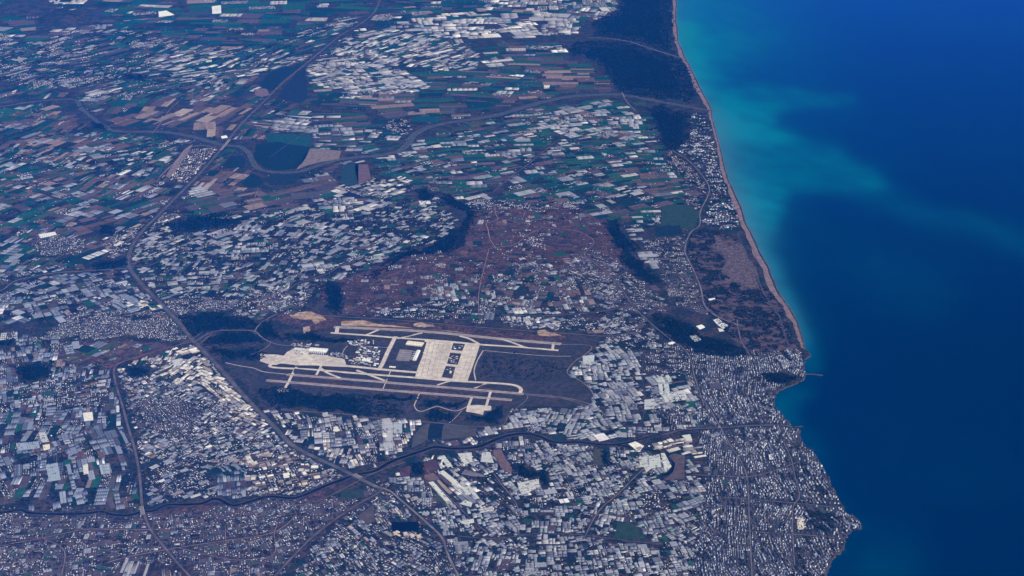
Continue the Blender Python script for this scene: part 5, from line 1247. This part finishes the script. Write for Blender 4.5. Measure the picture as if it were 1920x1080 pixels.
U_SROOF = unit_mesh('shed_roof', [(-.52, -.53, .94), (.52, -.53, .94), (.52, .53, .94), (-.52, .53, .94), (-.52, 0, 1.15), (.52, 0, 1.15), (-.4, -.06, 1.14), (.4, -.06, 1.14), (.4, .06, 1.14), (-.4, .06, 1.14), (-.4, 0, 1.24), (.4, 0, 1.24)],
                    [[0, 1, 5, 4], [2, 3, 4, 5], [1, 2, 5], [3, 0, 4], [3, 2, 1, 0], [6, 7, 11, 10], [8, 9, 10, 11], [7, 8, 11], [9, 6, 10]], M_OBJ)
U_FIELD = unit_mesh('field_plot', [(-.5, -.5, 0), (.5, -.5, 0), (.5, .5, 0), (-.5, .5, 0)], [[0, 1, 2, 3]], M_CROPO)
def put(name, me, r, h, col, z=0.0):
    o = link(name, me, color=col)
    o.location = (r[0], r[1], z); o.rotation_euler = (0, 0, r[2]); o.scale = (r[3], r[4], h)
    return o
def sub(name, me, par, col):
    return link(name, me, parent=par, color=col)
for r in gh_h:
    n = int(np.clip(round(r[4] / 11), 2, 8)); n = min(SPAN, key=lambda k_: abs(k_ - n))
    o = put('greenhouse', SPAN[n], r, r[5], r[7:10])
    x, y = TOPX(r[0], r[1])
    name_it(o, tone(r[7:10]) + ' ' + shape_word(r[3], r[4]) + ' greenhouse', x, y, 'greenhouse', 'greenhouses of the coastal plain')
for r in ab_h:
    o = put('apartment_block', U_APT, r, r[5], r[7:10]); sub('roof', U_APTROOF, o, r[10:13])
    x, y = TOPX(r[0], r[1])
    name_it(o, ('tall ' if r[5] > 22 else 'low ' if r[5] < 14 else '') + tone(r[7:10]) + ' block with ' + tone(r[10:13]) + ' roof', x, y, 'apartment block', 'apartment blocks near the shore')
for r in hs_h:
    o = put('house', U_WALL, r, r[5], r[7:10]); sub('roof', U_HIP, o, r[10:13])
    x, y = TOPX(r[0], r[1])
    name_it(o, tone(r[7:10]) + ' house with ' + tone(r[10:13]) + ' hipped roof', x, y, 'house', 'houses of the towns and villages')
for r in wh_h:
    o = put('warehouse', U_SHED, r, r[5], np.array(r[7:10]) * .85); sub('roof', U_SROOF, o, r[7:10])
    x, y = TOPX(r[0], r[1])
    name_it(o, tone(r[7:10]) + ' ' + shape_word(r[3], r[4]) + ' shed', x, y, 'warehouse', 'sheds and warehouses')
def ftone(c):
    l = float(np.mean(c))
    if c[1] > c[0] * 1.15: return 'dark green' if l < .045 else 'green'
    if l > .25: return 'pale tan'
    if l > .17: return 'tan'
    return 'mauve brown' if l > .08 else 'dark'
for i, r in enumerate(fd_h):
    o = put('farm_field', U_FIELD, r, 1, r[6:9], 1.0 + (i % 41) * .014)
    o['kind'] = 'structure'
    x, y = TOPX(r[0], r[1])
    name_it(o, ftone(r[6:9]) + ' ' + shape_word(r[3], r[4]) + ' farm field', x, y, 'field', 'farm fields of the plain')

# ---- large roofs that stand out one by one (corners surveyed, spans across)
def quad_house(name, quad, n, h, col, lab, cat, group):
    K = pts_w(quad, 0.0)
    V, F = [], []
    for j in range(2 * n + 1):
        f = j / (2 * n); a = K[0] + (K[3] - K[0]) * f; b = K[1] + (K[2] - K[1]) * f
        z = h + (1.6 if j % 2 else 0)
        V += [(*a, z), (*b, z), (*a, 0), (*b, 0)]
    for j in range(2 * n):
        a = 4 * j; b = a + 4
        F += [[a, a + 1, b + 1, b], [a, b, b + 2, a + 2], [a + 1, a + 3, b + 3, b + 1]]
    F += [[0, 2, 3, 1], [8 * n, 8 * n + 1, 8 * n + 3, 8 * n + 2]]
    o = link(name, mesh_py(name, V, F, M_OBJ), color=col)
    prop(o, lab, cat, group)
    return o
BIG = [
 ([(970,907),(1010,898),(1011,908),(974,918)], 5, (.56,.55,.53), 'large pale greenhouse slab, upper half, beside the dark tree belt'),
 ([(974,919),(1011,909),(1012,914),(979,928)], 4, (.54,.53,.52), 'large pale greenhouse slab, lower half, beside the dark tree belt'),
 ([(858,851),(884,849),(886,866),(871,872)], 6, (.56,.57,.55), 'broad pale greenhouse with slanted rows just below the river'),
 ([(825,857),(833,854),(848,874),(839,877)], 3, (.55,.57,.55), 'pale slanted greenhouse left of the broad one below the river'),
 ([(904,849),(919,848),(926,868),(901,866)], 4, (.5,.5,.52), 'pale greenhouse beside the brown curved field'),
 ([(823,886),(831,882),(860,905),(848,907)], 3, (.62,.6,.56), 'whitish slanted greenhouse above the tan dirt lane'),
 ([(846,908),(856,906),(871,927),(865,928)], 2, (.58,.58,.54), 'narrow slanted greenhouse right of the tan dirt lane'),
 ([(864,913),(874,911),(881,928),(873,929)], 3, (.55,.56,.54), 'slanted greenhouse between narrow one and pointed one'),
 ([(875,911),(880,910),(901,937),(886,929)], 3, (.52,.53,.53), 'pointed slanted greenhouse tapering towards the villas'),
 ([(803,905),(812,903),(848,943),(839,945)], 3, (.62,.61,.57), 'very long slanted greenhouse left of the tan dirt lane'),
 ([(862,945),(871,938),(886,943),(883,951)], 3, (.54,.55,.55), 'pale squarish greenhouse at the foot of the slanted rows'),
 ([(861,979),(888,973),(889,980),(872,984)], 2, (.6,.58,.55), 'pale oblong greenhouse alone right of the light avenue'),
 ([(155,775),(173,773),(175,788),(158,790)], 3, (.76,.72,.64), 'bright square roof in the left greenhouse plain'),
 ([(80,835),(93,833),(94,842),(82,845)], 2, (.76,.66,.5), 'cream roof among blue greenhouses in the left plain'),
 ([(155,873),(165,871),(166,889),(157,891)], 2, (.66,.65,.62), 'pale upright roof above the lower river'),
 ([(72,812),(84,811),(92,828),(78,830)], 3, (.5,.5,.52), 'grey white roof above the cream roof'),
 ([(30,832),(72,828),(75,840),(34,846)], 5, (.3,.35,.43), 'wide blue grey greenhouse left of the cream roof'),
 ([(86,872),(108,868),(114,900),(92,903)], 5, (.32,.37,.44), 'big blue grey greenhouse block above the lower river'),
 ([(186,872),(204,871),(206,888),(190,890)], 3, (.38,.42,.48), 'blue grey greenhouse left of the ring road'),
 ([(716,792),(736,792),(737,846),(721,846)], 3, (.42,.42,.46), 'long grey greenhouse running down to the river'),
 ([(738,792),(754,791),(754,812),(738,813)], 2, (.38,.41,.46), 'grey greenhouse right of the long one by the meadow'),
 ([(1227,711),(1242,707),(1248,717),(1235,719)], 3, (.52,.53,.54), 'pale greenhouse block above the fan greenhouses'),
 ([(1234,719),(1242,718),(1243,739),(1237,740)], 2, (.56,.57,.57), 'narrow white greenhouse above the fan greenhouses'),
 ([(1244,718),(1253,717),(1256,736),(1247,738)], 2, (.5,.52,.52), 'grey white greenhouse beside the narrow one above the fan'),
 ([(1247,705),(1253,703),(1261,715),(1254,717)], 2, (.5,.55,.55), 'slanted greenhouse at the top of the fan'),
 ([(1242,742),(1248,740),(1256,753),(1248,756)], 2, (.54,.55,.56), 'first fan shaped greenhouse, left end'),
 ([(1249,740),(1257,738),(1266,752),(1258,754)], 2, (.56,.57,.58), 'second fan shaped greenhouse'),
 ([(1258,738),(1267,736),(1276,751),(1268,753)], 2, (.53,.54,.55), 'third fan shaped greenhouse'),
 ([(1268,735),(1284,733),(1288,749),(1278,751)], 3, (.55,.55,.56), 'fourth fan shaped greenhouse, right end'),
 ([(1208,750),(1227,748),(1227,767),(1208,768)], 4, (.46,.47,.5), 'square grey greenhouse left of the fan'),
 ([(1092,668),(1115,666),(1113,682),(1094,682)], 3, (.5,.52,.54), 'large grey greenhouse near the right airport fence'),
 ([(1205,872),(1214,870),(1222,878),(1212,886)], 2, (.5,.52,.52), 'pale greenhouse inside the river branch'),
 ([(1239,850),(1246,850),(1259,875),(1247,886)], 3, (.58,.59,.57), 'rounded pale greenhouse against the brown fallow field'),
 ([(1198,857),(1214,856),(1215,875),(1200,876)], 4, (.5,.52,.52), 'large pale greenhouse under the white trapezoid yard'),
 ([(1216,856),(1237,852),(1240,876),(1218,880)], 5, (.52,.53,.54), 'wide pale greenhouse between yard and rounded greenhouse'),
 ([(1278,817),(1294,815),(1298,826),(1288,828)], 3, (.6,.58,.55), 'cream shed roof at the city edge'),
 ([(1441,853),(1449,852),(1450,861),(1443,862)], 2, (.8,.8,.8), 'bright white square hall in the city'),
 ([(1494,972),(1506,970),(1508,992),(1496,994)], 2, (.7,.63,.52), 'cream school complex near the lower headland'),
 ([(1020,160),(1031,160),(1030,166),(1020,166)], 1, (.6,.6,.6), 'far pale shed beside the strip fields'),
 ([(1337,600),(1347,597),(1354,604),(1344,608)], 2, (.74,.74,.76), 'white greenhouse at the head of the clearing in the city forest'),
 ([(1345,609),(1355,605),(1366,611),(1356,617)], 2, (.70,.71,.74), 'white greenhouse in the middle of the city forest clearing'),
 ([(1346,616),(1354,617),(1358,621),(1349,622)], 1, (.66,.67,.70), 'small white greenhouse at the foot of the city forest clearing'),
 ([(1305,612),(1316,609),(1322,614),(1312,618)], 1, (.82,.82,.84), 'bright white hall at the upper edge of the city forest'),
 ([(1292,630),(1304,628),(1316,638),(1302,641)], 2, (.5,.52,.56), 'pale greenhouse cut into the lower side of the city forest'),
 ([(1328,561),(1340,559),(1341,562),(1329,564)], 1, (.78,.78,.8), 'thin white hall beside the coast road in the dunes'),
 ([(1252,644),(1260,641),(1266,643),(1256,647)], 1, (.84,.84,.85), 'bright white hall beside the winding coastal road'),
 ([(297,22),(312,20),(327,28),(298,32)], 2, (.80,.79,.78), 'far white factory roof in the upper left'),
 ([(397,12),(414,10),(415,25),(398,26)], 2, (.74,.74,.76), 'far tall white factory in the upper left'),
 ([(340,25),(392,20),(396,27),(338,30)], 2, (.04,.05,.07), 'long dark factory roof between two far white factories'),
 ([(386,114),(397,112),(397,116),(386,117)], 1, (.45,.55,.38), 'small yellow green hall in the far middle villages'),
 ([(414,256),(424,254),(427,258),(416,260)], 1, (.84,.84,.86), 'bright white hall above the upper highway bridge'),
 ([(785,377),(806,377),(808,382),(788,384)], 1, (.66,.66,.7), 'pale hall below the small field wood'),
 ([(322,676),(340,672),(344,682),(326,687)], 2, (.5,.52,.56), 'pale square greenhouse beside the highway below the interchange'),
 ([(72,440),(103,435),(106,440),(76,447)], 2, (.76,.72,.7), 'long bright factory roof above the small left town'),
]
for q_, n, c, lab in BIG:
    nm = 'greenhouse' if 'greenhouse' in lab.split(' in ')[0] else 'hall'
    quad_house(nm, q_, n, 6.5 if nm == 'hall' else 5.0, c, lab, 'greenhouse' if nm == 'greenhouse' else 'hall', 'large single roofs')
# white trapezoid yard beside the river
sheet('trapezoid_yard', [(1178,832),(1191,827.5),(1208,836),(1198,848)], 5.6, M_CONC, 'bright white trapezoid yard beside the river branch', 'yard', color=(.82, .78, .70))
sheet('yard_pool', [(1191,840),(1200,837),(1205,840),(1198,845)], 6.0, M_CONC, 'grey patch inside the bright trapezoid yard', 'yard', color=(.30, .26, .28))
for k, (x, y) in enumerate([(741, 1002), (760, 1003), (773, 1007), (785, 1008)]):
    X, Y = PX(x, y)
    o = put('tower_block', U_APT, (X, Y, .4, 46, 34), 26, (.62, .47, .34)); sub('roof', U_APTROOF, o, (.66, .5, .36))
    prop(o, ['first', 'second', 'third', 'fourth'][k] + ' from left of four tan blocks below the dark reservoir', 'apartment block', 'tan blocks below the reservoir')

# ---- airport terminals
def at(x, y): return PX(x, y)
def barrel(L, W, h, n=8):
    V, F = [], []
    for j in range(n + 1):
        t = j / n; y = (-.52 + 1.04 * t) * W; z = h + math.sin(math.pi * t) * h * .28
        V += [(-.51 * L, y, z), (.51 * L, y, z)]
    for j in range(n): F.append([2 * j, 2 * j + 1, 2 * j + 3, 2 * j + 2])
    return V, F
def terminal(x, y, L, W, h, a, lab, wall, roof, piers):
    X, Y = at(x, y)
    t = bpy.data.objects.new('terminal', None); COL.objects.link(t); t.location = (X, Y, 3.2); t.rotation_euler = (0, 0, a)
    prop(t, lab, 'terminal', 'airport terminals')
    link('wall', mesh_py('wall', *boxes([(-L / 2, L / 2, -W / 2, W / 2, 0, h)]), M_OBJ), parent=t, color=wall)
    rf = link('roof', mesh_py('roof', *barrel(L, W, h), M_OBJ), parent=t, color=roof)
    n = max(3, int(L / 40))
    for k in range(n):
        u = -L / 2 + L * (k + .5) / n
        link('skylight', mesh_py('skylight', *boxes([(u - 4, u + 4, -W * .12, W * .12, h * 1.2, h * 1.33)]), M_OBJ), parent=rf, color=(.3, .33, .38))
    for u, ln in piers:
        link('boarding_pier', mesh_py('boarding_pier', *boxes([(u - 6, u + 6, -W / 2 - ln, -W / 2, 4, 10), (u - 3, u + 3, -W / 2 - ln + 2, -W / 2 - ln + 8, 0, 4)]), M_OBJ), parent=t, color=(.55, .54, .54))
    return t
A0 = ang(596, 658, 38, 3); A1 = ang(780, 646, 40, 4.4); A2 = ang(780, 668, -5, 11)
terminal(597, 658.5, 270, 110, 22, A0, 'long white terminal with boarding piers on the left apron', (.6, .6, .6), (.86, .85, .82), [(-110 + 31 * k, 55) for k in range(8)])
terminal(561, 656, 150, 70, 14, A0, 'low grey terminal left of the long white terminal', (.5, .5, .5), (.62, .62, .62), [(-40, 40), (0, 40), (40, 40)])
terminal(778, 646, 250, 120, 18, A1, 'cream cargo terminal at the top of the parking block', (.66, .6, .5), (.84, .76, .62), [])
terminal(781, 668, 330, 52, 18, A2, 'slim white terminal facing the broad right apron', (.66, .66, .66), (.86, .85, .84), [(-120, 40), (-60, 40), (0, 40), (60, 40), (120, 40)])
terminal(736, 689, 90, 36, 9, RA, 'small white hall at the foot of the parking block', (.7, .7, .7), (.84, .83, .8), [])
terminal(687, 676, 120, 80, 12, RA, 'white hangar in the airport compound', (.7, .7, .7), (.84, .83, .82), [])
sheet('car_park', [(750,655),(774,657),(768,677),(742,675)], 4.6, M_CONC, 'mauve grey car park beside the slim white terminal', 'car park', color=(.22, .19, .21))
for k in range(6):
    f = k / 5
    ribbon('parking_lane', [(749 - 7 * f, 656 + 19 * f), (761 - 7 * f, 657 + 19.4 * f), (773 - 6 * f, 658 + 18.6 * f)], 10, 4.8, M_ROAD, '', '', (.36, .32, .32), 2, parent=bpy.data.objects['car_park'])
# control tower
X, Y = at(700, 645)
tw = bpy.data.objects.new('control_tower', None); COL.objects.link(tw); tw.location = (X, Y, 3)
prop(tw, 'slender pale control tower above the airport compound', 'control tower')
def lathe(prof, n=10):
    V, F = [], []
    for r, z in prof: V += [(r * math.cos(2 * math.pi * i / n), r * math.sin(2 * math.pi * i / n), z) for i in range(n)]
    for j in range(len(prof) - 1):
        for i in range(n): F.append([j * n + i, j * n + (i + 1) % n, (j + 1) * n + (i + 1) % n, (j + 1) * n + i])
    F.append([(len(prof) - 1) * n + i for i in range(n)])
    return V, F
link('shaft', mesh_py('shaft', *lathe([(7, 0), (5, 10), (4.5, 42)]), M_OBJ), parent=tw, color=(.7, .69, .67))
link('cab', mesh_py('cab', *lathe([(4.5, 42), (8, 46), (9, 52), (6, 53)]), M_OBJ), parent=tw, color=(.12, .14, .18))
link('cab_roof', mesh_py('cab_roof', *lathe([(9.4, 52), (9.4, 53), (2, 55), (.4, 62)]), M_OBJ), parent=tw, color=(.75, .75, .75))

# ---- parked airliners
def tube(y0, prof, n=8):
    V, F = [], []
    for (x, r, dz) in prof: V += [(x, y0 + r * math.cos(2 * math.pi * i / n), 4.2 + dz + r * math.sin(2 * math.pi * i / n)) for i in range(n)]
    for j in range(len(prof) - 1):
        for i in range(n): F.append([j * n + i, j * n + (i + 1) % n, (j + 1) * n + (i + 1) % n, (j + 1) * n + i])
    return V, F
PL_M = {
 'fuselage': mesh_py('fuselage', *tube(0, [(22, .3, -.4), (20.5, 1.4, -.2), (17, 2.1, 0), (-10, 2.1, 0), (-17, 1.2, .7), (-21, .4, 1.2)]), M_OBJ),
 'wing_a': mesh_py('wing', [(5, 1.8, 3.2), (-3, 1.8, 3.2), (-7, 19, 4.6), (-5, 19, 4.6), (5, 1.8, 3.8), (-3, 1.8, 3.6), (-7, 19, 4.8), (-5, 19, 4.8)], [[3, 2, 1, 0], [4, 5, 6, 7], [0, 4, 7, 3], [1, 2, 6, 5], [2, 3, 7, 6]], M_OBJ),
 'tail_a': mesh_py('tailplane', [(-15, 0, 5.2), (-19, 0, 5.2), (-21, 7, 5.8), (-19, 7, 5.8), (-19, -7, 5.8), (-21, -7, 5.8), (-17, 0, 5.6)], [[0, 1, 2, 3], [0, 4, 5, 1], [0, 3, 6], [0, 6, 4], [3, 2, 6], [4, 6, 5], [2, 1, 6], [5, 6, 1]], M_OBJ),
 'fin': mesh_py('fin', [(-13, .2, 5.8), (-19, .2, 5.8), (-21, .1, 12), (-18.5, .1, 12), (-13, -.2, 5.8), (-19, -.2, 5.8), (-21, -.1, 12), (-18.5, -.1, 12)], [[0, 1, 2, 3], [7, 6, 5, 4], [0, 3, 7, 4], [3, 2, 6, 7], [1, 5, 6, 2]], M_OBJ),
 'engine_a': mesh_py('engine', *tube(6.5, [(4.6, 1.1, -2), (4.2, 1.3, -2), (1, 1.2, -2), (-.5, .8, -2)]), M_OBJ),
}
def mirror(me):
    m2 = me.copy()
    for v in m2.vertices: v.co.y = -v.co.y
    m2.flip_normals()
    return m2
PL_M['wing_b'] = mirror(PL_M['wing_a']); PL_M['engine_b'] = mirror(PL_M['engine_a'])
def airliner(x, y, a, s, lab, tailc, group):
    X, Y = at(x, y)
    o = bpy.data.objects.new('airliner', None); COL.objects.link(o); o.location = (X, Y, 3.6); o.rotation_euler = (0, 0, a); o.scale = (s, s, s)
    prop(o, lab, 'airliner', group)
    for nm, me in PL_M.items():
        link({'a': nm.split('_')[0], 'b': nm.split('_')[0]}.get(nm[-1] if '_' in nm else '', nm).replace('tail', 'tailplane') if '_' in nm else nm, me, parent=o, color=tailc if nm == 'fin' else ((.3, .3, .32) if 'engine' in nm else (.82, .82, .83)))
TC = [(.5, .05, .05), (.05, .12, .4), (.7, .5, .05), (.75, .75, .76), (.1, .3, .35)]
for k in range(8):
    airliner(586 + 4.0 * k, 665.5 + .28 * k, A0 + math.pi / 2, 1.1, ('leftmost' if k == 0 else ORD[k] + ' from left') + ' airliner at the long white terminal piers', TC[k % 5], 'airliners at the left terminal')
for k, (x, y) in enumerate([(795,662),(798,666),(796,670),(803,665),(802,669),(801,673),(806,672),(792,674),(807,667)]):
    airliner(x, y, A2 + (0 if k % 2 else math.pi / 2), 1.1, ['uppermost', 'second highest', 'third highest', 'rightmost upper', 'central', 'lower central', 'rightmost lower', 'lowest', 'outermost'][k] + ' airliner in the cluster on the broad right apron', TC[k % 5], 'airliners on the right apron')
for k, (x, y) in enumerate([(500,670),(506,673),(512,668),(519,671),(541,671),(547,675),(556,672)]):
    airliner(x, y, A0 + math.pi / 2 + random.uniform(-.3, .3), 1.0, ('leftmost' if k == 0 else ORD[k] + ' from left') + ' airliner parked on the left part of the terminal apron', TC[(k + 2) % 5], 'airliners on the left apron')
for k, (x, y) in enumerate([(822,645),(815,652),(864,692),(858,698),(889,655)]):
    airliner(x, y, RA + k, 1.2, ['upper', 'second', 'third', 'fourth', 'rightmost'][k] + ' lone airliner standing on the open broad apron', TC[k % 5], 'lone airliners on the right apron')

# ---- bridges
def bridge(p0, p1, w, lab, c=(.5, .46, .43)):
    a, b = np.array(at(*p0)), np.array(at(*p1)); d = b - a; L = np.linalg.norm(d); an = math.atan2(d[1], d[0]); m = (a + b) / 2
    o = bpy.data.objects.new('bridge', None); COL.objects.link(o); o.location = (*m, 0); o.rotation_euler = (0, 0, an); prop(o, lab, 'bridge', 'road bridges')
    link('deck', mesh_py('deck', *boxes([(-L / 2, L / 2, -w / 2, w / 2, 6.2, 7.4)]), M_OBJ), parent=o, color=(.2, .18, .19))
    for s_ in (-1, 1): link('parapet', mesh_py('parapet', *boxes([(-L / 2, L / 2, s_ * w / 2 - 1.2, s_ * w / 2 + 1.2, 7.4, 8.8)]), M_OBJ), parent=o, color=c)
    for k in range(max(2, int(L / 45))):
        u = -L / 2 + L * (k + .5) / max(2, int(L / 45)); link('pier', mesh_py('pier', *boxes([(u - 2, u + 2, -w * .4, w * .4, 0, 6.2)]), M_OBJ), parent=o, color=c)
bridge((664,890),(677,897), 50, 'highway bridge over the dark river near the fork')
bridge((265,950),(268,966), 40, 'ring road bridge over the dark river')
bridge((431,262),(414,282), 46, 'highway bridge over the upper river')
bridge((1166,174),(1171,182), 22, 'slim bridge over the upper river beside the far forest')
bridge((1348,803),(1349,799), 20, 'small bridge on the broad city avenue')
# ---- jetties and breakwaters
JET = [(226,8),(232,7),(246,9),(254,7),(272,8),(285,13),(297,8),(305,12),(311,12),(318,9),(325,13),(333,8),(341,10),(352,9),(366,10),(387,12),(400,6),(437,8)]
for k, (y, ln) in enumerate(JET):
    x0 = float(coast_x(y)) - 1
    a, b = np.array(PX(x0, y, Z_SEA)), np.array(PX(x0 + ln, y + .6, Z_SEA)); L = np.linalg.norm(b - a)
    o = bpy.data.objects.new('jetty', None); COL.objects.link(o); o.location = (*((a + b) / 2), Z_SEA); o.rotation_euler = (0, 0, math.atan2(*(b - a)[::-1])); prop(o, ('uppermost' if k == 0 else (ORD + ['thirteenth', 'fourteenth', 'fifteenth', 'sixteenth', 'seventeenth', 'eighteenth', 'nineteenth'])[k] + ' from top') + ' thin jetty along the hotel beach', 'jetty', 'jetties along the hotel beach')
    link('deck', mesh_py('deck', *boxes([(-L / 2, L / 2, -5, 5, 2.4, 3.2), (L / 2 - 14, L / 2, -12, 12, 2.5, 3.3)]), M_OBJ), parent=o, color=(.16, .13, .13))
    for j in range(max(2, int(L / 25))):
        u = -L / 2 + L * (j + .5) / max(2, int(L / 25)); link('pile', mesh_py('pile', *boxes([(u - .8, u + .8, -4, -2.6, -4, 2.4), (u - .8, u + .8, 2.6, 4, -4, 2.4)]), M_OBJ), parent=o, color=(.1, .09, .09))
def mole(pts, w, h, lab, c=(.16, .14, .15)):
    r = np.random.default_rng(len(pts) * 7); V, F = [], []
    P = pts_w(smooth(pts, 8), Z_SEA)
    n = 7
    for i, (x, y) in enumerate(P):
        d = P[min(i + 1, len(P) - 1)] - P[max(i - 1, 0)]; d /= np.linalg.norm(d) + 1e-9
        tap = .35 + .65 * math.sin(math.pi * min(.5 + .5 * (1 - i / len(P)), .95))
        for j in range(n):
            t = j / (n - 1) * 2 - 1; ww = w * tap * r.uniform(.8, 1.15) / 2
            V.append((x - d[1] * t * ww, y + d[0] * t * ww, Z_SEA - 1 + (h + 1) * (1 - t * t) * r.uniform(.7, 1.1)))
    for i in range(len(P) - 1):
        for j in range(n - 1):
            q = i * n + j; F.append([q, q + n, q + n + 1, q + 1])
    prop(link('breakwater', mesh_py('breakwater', V, F, M_ROCK)), lab, 'breakwater')
mole([(1504,703),(1516,701.5),(1528,702),(1543,704)], 40, 7, 'dark stone breakwater pointing to sea below the small headland')
mole([(1332,206),(1342,207.5),(1352,209)], 26, 5, 'short stone mole at the upper river mouth')
mole([(1492,800),(1498,800),(1505,799)], 34, 6, 'little rocky mole on the city shore')
settle()

# ---- haze: the air itself
hz_v, hz_f = boxes([(-110000, 130000, -12000, 180000, -60, CAM_H + 120)])
hme = bpy.data.meshes.new('haze'); hme.from_pydata(hz_v, [], hz_f)
hm = bpy.data.materials.new('blue_air'); hm.use_nodes = True
hn = hm.node_tree; hn.nodes.clear()
ho = hn.nodes.new('ShaderNodeOutputMaterial'); hv = hn.nodes.new('ShaderNodeVolumePrincipled')
hv.inputs['Color'].default_value = (0.0, 0.18, 1.0, 1)
hv.inputs['Absorption Color'].default_value = (1, 1, 1, 1)
hv.inputs['Density'].default_value = 0.62e-5
hv.inputs['Anisotropy'].default_value = -0.38
hn.links.new(hv.outputs['Volume'], ho.inputs['Volume'])
hme.materials.append(hm)
haze = link('haze', hme)
prop(haze, 'thin blue air between the aircraft window and the plain', 'haze', None, 'stuff')
